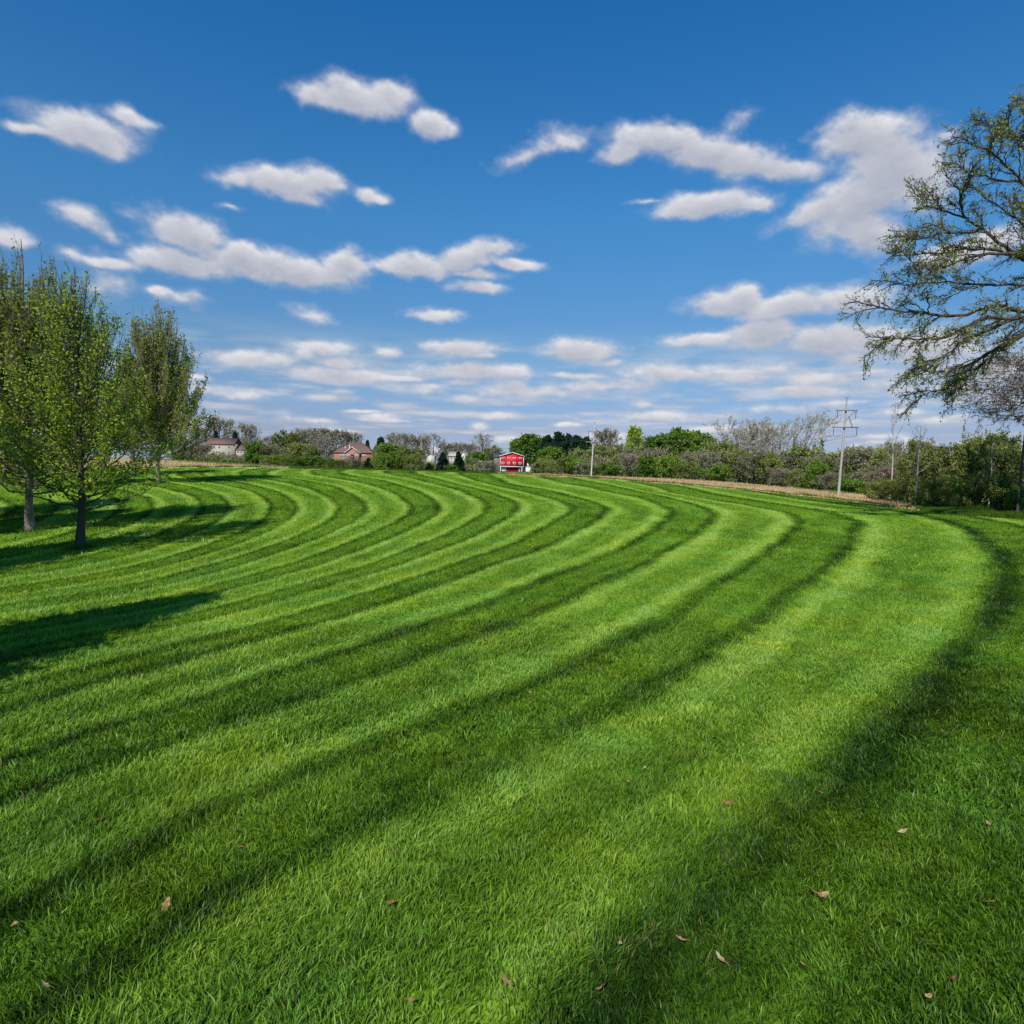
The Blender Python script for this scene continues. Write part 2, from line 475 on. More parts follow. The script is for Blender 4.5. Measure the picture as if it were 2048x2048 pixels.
# open ground out to the horizon
def ground():
    az = np.linspace(-math.pi, math.pi, 541)
    R = np.r_[.05, np.geomspace(1.0, 9000, 260)]
    A, Q = np.meshgrid(az, R, indexing='ij')
    x = Q * np.sin(A); y = Q * np.cos(A)
    z = terr(x, y)
    ed = edge_depth(x, y)
    inside = np.clip((ed + 70 - y) / 30, 0, 1)
    z = z - .12 * inside
    m, nt, out = new_mat('rough_meadow')
    geo = nt.nodes.new('ShaderNodeNewGeometry'); pos = geo.outputs['Position']
    f = noise(nt, .35, 6, .65, vec=pos)
    c = ramp(nt, f, [(.3, (.035, .085, .014)), (.55, (.065, .14, .02)), (.75, (.13, .16, .05))])
    d = nt.nodes.new('ShaderNodeBsdfDiffuse'); nt.links.new(c, d.inputs['Color']); nt.links.new(d.outputs[0], out.inputs['Surface'])
    mb = MB(); mb.add(np.stack([x, y, z], -1), grid_faces(len(az), len(R)))
    tag(mb.build('ground', m, smooth=True), kind='structure')
ground()

# harvested stubble fields behind the lawn
def stubble_mat():
    m, nt, out = new_mat('stubble')
    geo = nt.nodes.new('ShaderNodeNewGeometry'); pos = geo.outputs['Position']
    f = noise(nt, 1.2, 6, .75, vec=pos)
    g = noise(nt, .12, 3, .5, vec=pos)
    fg = math_n(nt, 'ADD', math_n(nt, 'MULTIPLY', f, .7), math_n(nt, 'MULTIPLY', g, .3))
    c = ramp(nt, fg, [(.32, (.17, .10, .045)), (.48, (.38, .27, .13)), (.62, (.52, .40, .22))])
    d = nt.nodes.new('ShaderNodeBsdfDiffuse'); nt.links.new(c, d.inputs['Color']); nt.links.new(d.outputs[0], out.inputs['Surface'])
    return m
MAT_STUB = stubble_mat()
FS = kx(KF)
def field(px0, px1, name, label, taper0, taper1):
    s = np.linspace((px0 - 1024) / F, (px1 - 1024) / F, 260)
    e = np.interp(s, GS, SE) - .5; f = np.interp(s, GS, FS)
    t = np.linspace(0, 1, 90)
    k = np.clip((np.arange(260)) / (260 * taper0 + 1e-6), 0, 1) * np.clip((259 - np.arange(260)) / (260 * taper1 + 1e-6), 0, 1)
    f = e + (f - e) * (.03 + .97 * k)
    Y = e[:, None] + (f - e)[:, None] * t[None]
    X = Y * s[:, None]
    # lip of ragged stubble height, buried edges
    Z = terr(X, Y) + .02 - .3 * (t[None] > .995) - .25 * (t[None] < .005) + .05 * rng.random(X.shape)
    mb = MB(); mb.add(np.stack([X, Y, Z], -1), grid_faces(260, 90))
    tag(mb.build(name, MAT_STUB), label, kind='structure')
    # loose straw standing in it
    n = 9000
    a = rng.random(n); b = rng.random(n) ** 1.0
    ia = a * 259; i0 = ia.astype(int); 
    yy = e[i0] + (f - e)[i0] * b; xx = yy * s[i0] + rng.normal(size=n) * .2
    zz = terr(xx, yy)
    h = .10 + .16 * rng.random(n); w = .05
    th = rng.uniform(0, math.pi, n)
    B = np.stack([xx, yy, zz], -1); W = np.stack([np.cos(th) * w, np.sin(th) * w, 0 * th], -1)
    tip = B + np.stack([rng.normal(size=n) * .1, rng.normal(size=n) * .1, h], -1)
    v = np.stack([B - W, B + W, tip], 1).reshape(-1, 3)
    return v, np.arange(n * 3).reshape(-1, 3)
sv1 = field(-500, 575, 'stubble_field', 'tan harvested field rising behind the left trees', 0, .35)
sv2 = field(1000, 1840, 'stubble_field', 'tan harvested strip between the lawn and the right-hand hedgerow', .30, .12)
mb = MB(); mb.add(*sv1); mb.add(*sv2)
tag(mb.build('corn_stubble', MAT_STUB), 'short dry straw standing in the tan fields', 'stubble', kind='stuff')

# longer unmown grass along the far lip of the lawn
def rough_grass():
    rg = np.random.default_rng(91)
    n = 70000
    az = np.where(rg.random(n) < .55, rg.uniform(RAD(31), RAD(42), n), rg.uniform(RAD(-42), RAD(42), n))
    er = np.interp(az, AZ, ER)
    right = np.clip((np.degrees(az) - 30) / 6, 0, 1)
    r = er + rg.normal(size=n) * .15 + rg.random(n) * (.5 + 4.5 * right) - .1
    x = r * np.sin(az); y = r * np.cos(az); z = terr(x, y) - .06 * right
    H = (.10 + .12 * rg.random(n)) * (1 + 1.6 * right * vnoise(x, y, 1.2, 66)) * (.5 + vnoise(x, y, .8, 67))
    q = 0
    for bx, by in ((159, 1097), (60, 1063), (318, 967), (268, 950)):
        c = ground_hit(bx, by); a = rg.uniform(0, 6.283, 700); rr = .10 + .30 * rg.random(700) ** 1.5
        x[q:q+700] = c[0] + rr * np.cos(a); y[q:q+700] = c[1] + rr * np.sin(a); z[q:q+700] = terr(x[q:q+700], y[q:q+700]); H[q:q+700] = .06 + .12 * rg.random(700) * (.45 - rr) / .35
        q += 700
    th = rg.uniform(0, math.pi, n); w = .014 + .012 * rg.random(n)
    w[:q] = .006
    B = np.stack([x, y, z - .05], -1); W = np.stack([np.cos(th) * w, np.sin(th) * w, 0 * th], -1)
    tip = B + np.stack([rg.normal(size=n) * .35 * H, rg.normal(size=n) * .35 * H, H + .05], -1)
    mb = MB(); mb.add(np.stack([B - W, B + W, tip], 1).reshape(-1, 3), np.arange(n * 3).reshape(-1, 3), np.repeat(np.clip(.35 + rg.normal(size=n) * .18, .02, 1), 3))
    m = leaf_mat('rough_grass', [(.03, .07, .01), (.07, .14, .016), (.13, .20, .03), (.22, .24, .08)], .3, 0)
    tag(mb.build('tall_grass', m), 'longer unmown grass along the far edge of the lawn', 'grass', kind='stuff')

# ------------------------------------------------------------------ trees
def leaf_quads(mb, pos, size, rng, tint, elong=1.5, axis=None, spread=1.0):
    n = len(pos)
    a = rng.normal(size=(n, 3))
    if axis is not None: a = axis + a * spread * .5
    a /= np.linalg.norm(a, axis=1)[:, None] + 1e-9
    b = np.cross(a, rng.normal(size=(n, 3))); b /= np.linalg.norm(b, axis=1)[:, None] + 1e-9
    size = np.broadcast_to(size, (n,))[:, None]
    L = a * size * elong * .5; W = b * size * .5
    v = np.stack([pos - L, pos + W - L * .1, pos + L, pos - W - L * .1], 1).reshape(-1, 3)
    f = np.arange(4 * n).reshape(-1, 4)
    mb.add(v, f, np.repeat(tint, 4))

def bez(p0, p1, p2, n):
    t = np.linspace(0, 1, n)[:, None]
    return (1 - t) ** 2 * p0 + 2 * t * (1 - t) * p1 + t * t * p2

ENV = {
 'oval': lambda t: np.sin(math.pi * np.clip(t, 0, 1) ** .75) ** .75,
 'egg': lambda t: np.clip(1.25 * (1 - t) ** .62 * np.clip((t + .12) * 4.2, 0, 1) ** .7, 0, 1.0),
 'egg2': lambda t: np.clip(1.2 * (1 - np.clip(t, 0, 1) ** 1.2) ** .72 * np.clip((t + .12) * 3.6, 0, 1) ** .7, 0, 1.0),
 'round': lambda t: np.sqrt(np.clip(1 - (2 * t - 1) ** 2, 0, 1)),
 'vase': lambda t: np.clip(.35 + .9 * t, 0, 1) * np.sqrt(np.clip(1 - t ** 5, 0, 1)),
 'cone': lambda t: np.clip(1 - t, 0, 1) ** .9,
 'bush': lambda t: np.clip(1 - t * t, 0, 1) ** .5,
}

def gen_tree(seed, H, R, clear, nl, nt, ns, nleaf, leaf, env='oval', rise=.35, r0=.09, trunks=1, up=.35, twig_r=.006,
             leaf_from=0.0, leaf_to=1.0, tipfade=0.0, top_tint=0.0, limb_sides=5, spread=.6, elong=1.5, wob=.03, twiglen=.34, lean=(0, 0), leafjit=.07, htop=.94):
    rg = np.random.default_rng(seed)
    wood = MB(); fine = MB(); lp = []; lt = []
    envf = ENV[env]
    for tk in range(trunks):
        off = np.array([0, 0, 0.0]) if trunks == 1 else np.r_[rg.normal(size=2) * R * .22, 0]
        hh = H * (1 if tk == 0 else rg.uniform(.75, .98))
        n = 12; t = np.linspace(0, 1, n)
        tp = np.stack([off[0] + np.cumsum(rg.normal(size=n) * wob * hh / n * 2) + off[0] * t * 1.2 + lean[0] * t * t * hh,
                       off[1] + np.cumsum(rg.normal(size=n) * wob * hh / n * 2) + off[1] * t * 1.2 + lean[1] * t * t * hh, hh * t], -1)
        tp[0, :2] = off[:2]; tp[0, 2] = -.15
        tr = r0 * (1 - t) ** .85 + twig_r * 1.2
        tr[0] *= 1.5
        wood.tube(tp, tr, 8 if r0 * 1 > .03 else 5)
        for k in range(nl // trunks):
            q = (k + rg.random()) / (nl / trunks)
            h0 = clear + (hh * htop - clear) * q
            az = k * 2.39996 + rg.normal() * .35
            h1 = min(h0 + rise * (hh - clear) * rg.uniform(.6, 1.25) * (1 - .35 * q) * min(1, .45 + 1.6 * q), hh * rg.uniform(.84, 1.0))
            tt = (h1 - clear) / (hh - clear)
            rad = R * float(envf(np.array(tt))) * rg.uniform(.72, 1.08)
            d = np.array([math.cos(az), math.sin(az), 0])
            p0 = np.array([np.interp(h0, tp[:, 2], tp[:, i]) for i in range(3)])
            p2 = np.array([p0[0], p0[1], h1]) + d * rad + off * .5
            p1 = p0 + d * rad * rg.uniform(.45, .75) + np.array([0, 0, (h1 - h0) * rg.uniform(.15, .4)])
            ln = np.linalg.norm(p2 - p0)
            P = bez(p0, p1, p2, 8); P[1:] += rg.normal(size=(7, 3)) * ln * .018
            lr = max(twig_r * 1.5, min(.34 * np.interp(h0, tp[:, 2], tr), .013 * ln + .003))
            wood.tube(P, np.linspace(lr, twig_r, 8), limb_sides)
            for j in range(nt):
                f = .18 + .82 * (j + rg.random()) / nt
                a = np.array([np.interp(f * 7, np.arange(8), P[:, i]) for i in range(3)])
                tg = P[min(7, int(f * 7) + 1)] - P[int(f * 7) if f < .99 else 6]; tg /= np.linalg.norm(tg) + 1e-9
                rd = rg.normal(size=3); rd /= np.linalg.norm(rd)
                dv = tg * .8 + rd * spread + np.array([0, 0, up]); dv /= np.linalg.norm(dv)
                tl = max(.25 * R * .5, ln * twiglen) * rg.uniform(.55, 1.1) * (1 - .45 * f)
                e = a + dv * tl
                Tm = bez(a, a + dv * tl * .5 + rg.normal(size=3) * tl * .05, e + np.array([0, 0, up * .18 * tl]), 4)
                fine.tube(Tm, np.linspace(twig_r, twig_r * .5, 4), 3)
                hrel = e[2] / H
                for m in range(ns):
                    g = .25 + .75 * (m + rg.random()) / ns
                    b = np.array([np.interp(g * 3, np.arange(4), Tm[:, i]) for i in range(3)])
                    rd = rg.normal(size=3); rd /= np.linalg.norm(rd)
                    dv2 = dv * .8 + rd * spread * 1.1 + np.array([0, 0, up * .6]); dv2 /= np.linalg.norm(dv2)
                    sl = tl * rg.uniform(.3, .6)
                    e2 = b + dv2 * sl
                    fine.tube(np.array([b, (b + e2) / 2 + rg.normal(size=3) * sl * .05, e2]), np.array([twig_r * .7, twig_r * .55, twig_r * .35]), 3)
                    nn = nleaf if tipfade == 0 else rg.binomial(nleaf, float(np.clip(1 - tipfade * np.clip((hrel - .35) / .55, 0, 1), .05, 1)))
                    if nn:
                        w = rg.random(nn)[:, None]
                        pp = b + (e2 - b) * (.1 + .95 * w) + rg.normal(size=(nn, 3)) * leafjit
                        lp.append(pp); 
                        base = rg.normal() * .14
                        lt.append(np.clip(.5 + base + rg.normal(size=nn) * .16 + top_tint * (hrel - .5), 0.02, 1))
    return wood, fine, (np.concatenate(lp) if lp else np.zeros((0, 3))), (np.concatenate(lt) if lt else np.zeros(0)), rg

def make_tree(name, label, cat, woodmat, leafmat, leaf, finemat=None, elong=1.5, group=None, bare=False, crown='crown', sizes=None, **kw):
    wood, fine, lp, lt, rg = gen_tree(leaf=leaf, **kw)
    root = empty(name)
    tag(root, label, cat, group)
    if bare:
        wood.build('trunk', woodmat, root, smooth=True)
        if len(lp):
            leaf_quads(fine, lp, leaf * rg.uniform(.6, 1.3, len(lp)), rg, np.maximum(lt, .01), elong)
        fine.build(crown, finemat or woodmat, root)
    else:
        for v, f, t in zip(fine.v, fine.f, fine.t): pass
        wood.v += fine.v; wood.f += [f + wood.n for f in fine.f]; wood.t += fine.t; wood.n += fine.n
        wood.build('trunk', woodmat, root, smooth=True)
        c = MB(); leaf_quads(c, lp, leaf * rg.uniform(.6, 1.35, len(lp)), rg, np.maximum(lt, .01), elong)
        c.build(crown, leafmat, root)
    return root

def bark(name, c, var=.35, sc=6):
    return plain_mat(name, c, .9, var, sc, bump=.4, scl=(1, 1, .25), spec=.1)
BARK_GREY = bark('grey_bark', (.20, .17, .14))
BARK_DARK = bark('dark_bark', (.075, .06, .05))
BARK_PALE = bark('pale_bark', (.42, .38, .32))
BARK_BROWN = bark('brown_bark', (.15, .11, .08))
L_MAPLE = leaf_mat('maple_leaf', [(.05, .095, .010), (.125, .21, .015), (.22, .33, .028), (.34, .44, .07)], .45, .1)
L_BUD = leaf_mat('budding_leaf', [(.10, .13, .018), (.20, .26, .03), (.32, .37, .055), (.42, .38, .13)], .48, .1)
L_LIME = leaf_mat('lime_leaf', [(.09, .155, .014), (.20, .31, .024), (.36, .47, .05), (.50, .60, .13)], .5, .1)
L_GREEN = leaf_mat('fresh_leaf', [(.045, .09, .015), (.105, .20, .026), (.19, .30, .042), (.29, .40, .08)], .4, .5)
L_OLIVE = leaf_mat('olive_leaf', [(.085, .11, .026), (.18, .215, .05), (.28, .31, .085), (.38, .40, .14)], .4, .5)
L_GREY = leaf_mat('grey_bud', [(.12, .12, .065), (.21, .21, .12), (.30, .295, .175), (.39, .38, .25)], .3, .5)
L_BARE = leaf_mat('bare_twig', [(.17, .145, .10), (.26, .225, .165), (.34, .30, .225), (.42, .38, .30)], .25, .6)
L_WHITEBARE = leaf_mat('pale_twig', [(.24, .22, .17), (.34, .315, .25), (.44, .41, .33), (.5, .47, .38)], .15, .4)
L_RUST = leaf_mat('rusty_twig', [(.14, .11, .07), (.21, .17, .115), (.28, .235, .165), (.35, .30, .22)], .25, .5)
L_CON = leaf_mat('conifer_needle', [(.006, .018, .010), (.013, .032, .017), (.022, .05, .026), (.04, .075, .035)], .1, .3)
L_BLOS = leaf_mat('blossom', [(.05, .09, .02), (.11, .15, .05), (.35, .33, .25), (.60, .55, .46)], .3, .2)
L_RED = leaf_mat('red_leaf', [(.05, .012, .012), (.11, .025, .02), (.17, .05, .03), (.10, .13, .03)], .3, .2)

rough_grass()
# ---- trees on the lawn at the left
def on_ground(root, px, py=None, depth=None, rz=0.0, scale=None):
    if depth is None:
        p = ground_hit(px, py)
    else:
        p = at_depth(px, 930, depth)
        # px is at eye level row; fine for small roll
    root.location = (p[0], p[1], tz(p[0], p[1]))
    root.rotation_euler = (0, 0, rz)
    if scale is not None: root.scale = scale
    return p

t1 = make_tree('maple_tree', 'young maple standing nearest at left with dark trunk, pale leader and lime leaves', 'tree', BARK_DARK, L_LIME, .043,
    seed=11, htop=.80, H=6.4, R=1.75, clear=.85, nl=100, nt=10, ns=5, nleaf=6, env='egg', rise=.36, r0=.08, up=.9, twig_r=.0048, tipfade=.85, top_tint=.5, spread=.6, leafjit=.07)
on_ground(t1, 159, 1097, rz=.5)
t2 = make_tree('maple_tree', 'tall maple behind the nearest one, twiggy brownish budding top above leafy green skirt', 'tree', BARK_GREY, L_BUD, .052,
    seed=23, htop=.66, H=7.9, R=2.8, clear=1.0, nl=120, nt=12, ns=5, nleaf=8, env='egg2', rise=.50, r0=.095, up=1.7, twig_r=.0072, tipfade=.85, top_tint=.35, spread=.42, leafjit=.06)
on_ground(t2, 60, 1063, rz=1.2)
t3 = make_tree('maple_tree', 'upright maple at the right end of the left row, bare twigs at its top', 'tree', BARK_GREY, L_BUD, .075,
    seed=37, htop=.68, H=9.2, R=3.15, clear=1.1, nl=120, nt=12, ns=5, nleaf=7, env='egg2', rise=.50, r0=.088, up=1.7, twig_r=.0095, tipfade=.85, top_tint=.1, spread=.42, leafjit=.08)
on_ground(t3, 318, 967, rz=2.1)
t4 = make_tree('maple_tree', 'smaller round green maple standing just left of the upright one', 'tree', BARK_GREY, L_MAPLE, .10,
    seed=41, H=6.6, R=2.7, clear=1.0, nl=84, nt=9, ns=4, nleaf=5, env='egg', rise=.34, r0=.12, up=.4, twig_r=.008, tipfade=.2, spread=.75, leafjit=.12)
on_ground(t4, 268, 950, rz=.2)
t5 = make_tree('maple_tree', 'dense green maple cut off by the left edge of the photo', 'tree', BARK_GREY, L_MAPLE, .09,
    seed=53, H=6.2, R=2.6, clear=.8, nl=90, nt=9, ns=4, nleaf=8, env='egg', rise=.3, r0=.13, up=.35, twig_r=.007, spread=.8, leafjit=.12)
t5.location = (-18.3, 20.6, tz(-18.3, 20.6))
t6 = make_tree('maple_tree', 'leafy maple beyond the left edge whose shadow crosses the lawn', 'tree', BARK_GREY, L_MAPLE, .10,
    seed=59, H=6.7, R=2.0, clear=.9, nl=80, nt=8, ns=4, nleaf=9, env='cone', rise=.3, tipfade=.4, r0=.11, up=.35, twig_r=.008, spread=.8, leafjit=.12)
t6.location = (-7.4, 3.6, tz(-7.4, 3.6))
t7 = copy_tree(t6); t7.location = (-12.6, 8.6, tz(-12.6, 8.6)); t7.rotation_euler = (0, 0, 2.0); t7.scale = (1.35, 1.35, 1.2)
t7['label'] = 'maple beyond the left edge shading the nearest trunk'
t9 = copy_tree(t6); t9.location = (-17.6, 12.6, tz(-17.6, 12.6)); t9.rotation_euler = (0, 0, 4.0); t9.scale = (1.4, 1.4, 1.2)
t9['label'] = 'maple beyond the left edge shading the foot of the tall twiggy maple'
t10 = copy_tree(t6); t10.location = (-16.6, 15.6, tz(-16.6, 15.6)); t10.rotation_euler = (0, 0, 5.2); t10.scale = (1.35, 1.35, 1.15)
t10['label'] = 'maple beyond the left edge shading the lawn between the two nearest trunks'
t8 = make_tree('maple_tree', 'green maple far back between the tall twiggy maple and the upright one', 'tree', BARK_GREY, L_MAPLE, .095,
    seed=61, H=6.8, R=2.8, clear=1.0, nl=84, nt=9, ns=4, nleaf=5, env='egg', rise=.34, r0=.12, up=.4, twig_r=.008, tipfade=.15, spread=.75, leafjit=.12)
t8.location = (-23.0, 31.0, tz(-23.0, 31.0))
rs = make_tree('red_shrub', 'dark red leaved shrub low at the left edge of the photo', 'shrub', BARK_DARK, L_RED, .09,
    seed=67, H=1.9, R=1.3, clear=.1, nl=26, nt=7, ns=3, nleaf=8, env='bush', rise=.5, r0=.03, trunks=4, up=.4, twig_r=.005, spread=.8)
rs.location = (-24.6, 31.5 - 5.5, tz(-24.6, 26.0))

# ---- big spreading tree at the right edge, limbs reaching into view
def big_oak():
    rg = np.random.default_rng(5)
    D = 30.0
    X0 = 25.8
    zb = tz(X0, D)
    root = empty('oak_tree', (X0 + .75, D, zb - .4))
    tag(root, 'big spreading oak at the right edge with drooping limbs and sparse new leaves', 'tree')
    wood = MB(); fine = MB(); lp = []; lt = []
    base = np.array([X0, D, zb])
    tp = np.array([(0, 0, -.2), (.05, 0, 1.2), (0, .1, 3.2), (.1, 0, 6), (-.1, .1, 10), (.1, .2, 15), (0, .1, 20), (0, 0, 25)], float)
    wood.tube(tp, [.62, .46, .42, .40, .34, .26, .15, .03], 12)
    def trunk_at(z): return np.array([np.interp(z, tp[:, 2], tp[:, i]) for i in range(3)])
    Z = lambda X, Y: (1500 + X / 2.509, 130 + Y / 2.509)
    limbs = [
      ([Z(1375,1190),Z(1270,1190),Z(1180,1160),Z(1080,1175),Z(960,1225),Z(840,1200),Z(700,1190),Z(560,1160),Z(450,1140)], .17, -.3, 6.5),
      ([Z(1375,1265),Z(1240,1340),Z(1130,1390),Z(1080,1440),Z(960,1480),Z(840,1500),Z(700,1505)], .17, 1.0, 6.0),
      ([Z(1375,1200),Z(1240,1225),Z(1100,1290),Z(980,1340),Z(920,1400),Z(820,1450),Z(720,1480)], .14, -1.6, 6.8),
      ([Z(1240,1340),Z(1120,1420),Z(1000,1530),Z(900,1580),Z(780,1620)], .09, 1.6, None),
      ([Z(1240,1225),Z(1100,1215),Z(960,1290),Z(820,1330),Z(660,1320),Z(510,1310)], .09, -2.2, None),
      ([Z(1375,990),Z(1310,930),Z(1200,870),Z(1100,790),Z(1000,720),Z(970,660),Z(985,600),Z(900,500)], .17, .5, 9.5),
      ([Z(1320,940),Z(1150,880),Z(1000,870),Z(880,900),Z(760,905),Z(640,915)], .10, 1.8, None),
      ([Z(1250,900),Z(1150,900),Z(1050,905),Z(930,950),Z(800,990),Z(680,1000)], .09, -1.4, None),
      ([Z(1100,790),Z(1000,790),Z(880,800),Z(760,830),Z(700,820)], .07, .2, None),
      ([Z(1000,720),Z(900,690),Z(820,660),Z(770,680)], .06, 1.0, None),
      ([Z(1375,640),Z(1290,540),Z(1180,430),Z(1080,360),Z(980,330)], .13, -.8, 13.0),
      ([Z(1290,540),Z(1180,540),Z(1100,510),Z(1000,480),Z(920,450)], .07, .6, None),
      ([Z(1340,1000),Z(1325,880),Z(1320,740),Z(1300,620)], .10, 2.4, None),
      ([Z(1400,520),Z(1310,370),Z(1290,260),Z(1330,170),Z(1350,80)], .11, .8, 15.0),
      ([Z(1300,360),Z(1220,310),Z(1150,270)], .06, 0, None),
      ([Z(1375,1050),Z(1200,1060),Z(1050,1060),Z(900,1040),Z(760,1050),Z(620,1060)], .09, 2.6, 8.0),
      ([Z(1375,820),Z(1250,720),Z(1150,650),Z(1080,600)], .08, 2.8, 11.0),
    ]
    def twigs(P, r, n, lenf, leaves=True, droop=0.0):
        m = len(P); L = np.linalg.norm(np.diff(P, axis=0), axis=1).sum()
        for j in range(n):
            f = .12 + .88 * (j + rg.random()) / n
            q = f * (m - 1); k = min(int(q), m - 2)
            a = P[k] + (P[k + 1] - P[k]) * (q - k)
            tg = P[k + 1] - P[k]; tg /= np.linalg.norm(tg) + 1e-9
            rd = rg.normal(size=3); rd /= np.linalg.norm(rd)
            hrel = (a[2] - 3) / 14
            dv = tg * 1.0 + rd * .75 + np.array([0, 0, droop - .36 + .75 * hrel]); dv /= np.linalg.norm(dv)
            tl = lenf * rg.uniform(.5, 1.15) * (1 - .35 * f)
            e = a + dv * tl
            T = bez(a, a + dv * tl * .5 + rg.normal(size=3) * tl * .08, e + np.array([0, 0, -.12 * tl]), 6)
            T[1:-1] += rg.normal(size=(4, 3)) * tl * .02
            fine.tube(T, np.linspace(max(.014, r * .22), .008, 6), 4)
            for q2 in range(7):
                g = .15 + .85 * (q2 + rg.random()) / 7
                kk = min(int(g * 5), 4); b = T[kk] + (T[kk + 1] - T[kk]) * (g * 5 - kk)
                rd = rg.normal(size=3); rd /= np.linalg.norm(rd)
                d2 = dv * .9 + rd * .75; d2 /= np.linalg.norm(d2)
                sl = tl * rg.uniform(.22, .5)
                e2 = b + d2 * sl + np.array([0, 0, -.1 * sl])
                S = np.array([b, (b + e2) / 2 + rg.normal(size=3) * sl * .07, e2])
                fine.tube(S, [.011, .008, .005], 3)
                for c in range(2):
                    w = rg.uniform(.3, 1); b3 = b + (e2 - b) * w
                    d3 = d2 + rg.normal(size=3) * .6; d3 /= np.linalg.norm(d3)
                    e3 = b3 + d3 * sl * .45
                    fine.tube(np.array([b3, e3]), [.007, .004], 3)
                    nn = int(rg.random() < .42)
                    lp.append(e3 + rg.normal(size=(nn, 3)) * .06); lt.append(np.clip(.5 + rg.normal(size=nn) * .2, .02, 1))
                nn = int(rg.random() < .75)
                lp.append(e2 + rg.normal(size=(nn, 3)) * .08); lt.append(np.clip(.5 + rg.normal(size=nn) * .2, .02, 1))
    def limb(P, r, n, lenf=1.1):
        t = np.linspace(0, 1, len(P) * 3)
        s = np.r_[0, np.cumsum(np.linalg.norm(np.diff(P, axis=0), axis=1))]; s /= s[-1]
        Q = np.stack([np.interp(t, s, P[:, i]) for i in range(3)], -1)
        Q = np.concatenate([Q[:1], .25 * Q[:-2] + .5 * Q[1:-1] + .25 * Q[2:], Q[-1:]])
        Q[1:] += rg.normal(size=(len(Q) - 1, 3)) * .035
        wood.tube(Q, np.linspace(r * .8, .02, len(Q)), 7)
        twigs(Q, r, n, lenf)
    for pts, r, dy, zj in limbs:
        n = len(pts)
        W = []
        for i, p in enumerate(pts):
            yy = D + dy * (.4 + .9 * i / max(1, n - 1)) + 0.5 * math.sin(i * 1.7 + dy)
            W.append(at_depth(p[0], p[1], yy) - base)
        W = np.array(W)
        if zj is not None:
            j = trunk_at(max(1.5, W[0][2] - 1.2)); W = np.vstack([j, (j + W[0]) / 2 + [0, 0, .25], W])
        limb(W, r, int(5 + 2.2 * np.linalg.norm(np.diff(W, axis=0), axis=1).sum()))
        for q in range(6 if r > .085 else 3):      # side branches with their own sprays of twigs
            f = .25 + .7 * (q + rg.random()) / 6 * (1 if r > .085 else 2)
            f = min(f, .95) * (len(W) - 1); kk = min(int(f), len(W) - 2)
            a = W[kk] + (W[kk + 1] - W[kk]) * (f - kk)
            tg = W[kk + 1] - W[kk]; tg /= np.linalg.norm(tg) + 1e-9
            rd = rg.normal(size=3); rd[2] *= .5; rd /= np.linalg.norm(rd)
            dv = tg * .85 + rd * .7 + np.array([-.1, 0, -.45 + .05 * a[2]]); dv /= np.linalg.norm(dv)
            ln = rg.uniform(1.0, 2.2)
            B = bez(a, a + dv * ln * .5 + np.array([0, 0, .15 * ln]), a + dv * ln + np.array([0, 0, -.08 * ln]), 5)
            limb(B, .034, 9, .85)
    # the rest of the crown, behind and to the right of the trunk
    for k in range(22):
        az = rg.uniform(-1.9, 1.9); h0 = rg.uniform(4.5, 20)
        j = trunk_at(h0); ln = rg.uniform(4, 8) * (1 - .5 * (h0 / 25) ** 2)
        d = np.array([math.cos(az), math.sin(az), 0])
        P = bez(j, j + d * ln * .5 + np.array([0, 0, ln * .35]), j + d * ln + np.array([0, 0, ln * rg.uniform(-.1, .5)]), 7)
        limb(P, .1, 8)
    wood.build('trunk', BARK_DARK, root, smooth=True)
    fine.build('branches', BARK_DARK, root)
    lp_ = np.concatenate(lp); lt_ = np.concatenate(lt)
    c = MB(); leaf_quads(c, lp_, .068 * rg.uniform(.5, 1.4, len(lp_)), rg, lt_, 1.6)
    c.build('crown', L_OLIVE_OAK, root)
L_OLIVE_OAK = leaf_mat('oak_leaf', [(.16, .18, .04), (.28, .31, .07), (.40, .43, .11), (.50, .52, .18)], .5, 0)
big_oak()

# ---- prototypes of the far trees and shrubs: made once, then copied
PROTO = {}
def proto(key, cat, name, **kw):
    PROTO[key] = (name, cat, kw, [])
proto('bare', 'tree', 'bare_tree', woodmat=BARK_GREY, finemat=L_BARE, leafmat=None, bare=True, leaf=.16, H=10, R=4.2, clear=1.0, nl=44, nt=9, ns=5, nleaf=1, env='round', rise=.42, r0=.2, up=.35, twig_r=.019, spread=.7, leafjit=.2, elong=5)
proto('barepale', 'tree', 'bare_tree', woodmat=BARK_PALE, finemat=L_WHITEBARE, leafmat=None, bare=True, leaf=.09, H=10, R=4.0, clear=1.0, nl=46, nt=9, ns=5, nleaf=2, env='vase', rise=.55, r0=.16, trunks=4, up=.5, twig_r=.018, spread=.6, leafjit=.2, elong=4)
proto('oldbare', 'tree', 'bare_tree', woodmat=BARK_GREY, finemat=L_BARE, leafmat=None, bare=True, leaf=.12, H=10, R=5.0, clear=1.6, nl=26, nt=9, ns=5, nleaf=1, env='round', rise=.34, r0=.32, up=.12, twig_r=.030, spread=.85, leafjit=.25, elong=4)
proto('green', 'tree', 'leafy_tree', woodmat=BARK_GREY, leafmat=L_GREEN, leaf=.36, H=9, R=4.2, clear=.3, nl=56, nt=8, ns=3, nleaf=5, env='round', rise=.35, r0=.18, up=.3, twig_r=.02, spread=.8, leafjit=.34)
proto('lime', 'tree', 'leafy_tree', woodmat=BARK_GREY, leafmat=L_LIME, leaf=.34, H=9, R=3.8, clear=.4, nl=50, nt=8, ns=3, nleaf=5, env='egg', rise=.4, r0=.16, up=.5, twig_r=.02, spread=.6, leafjit=.3, lean=(.08, 0))
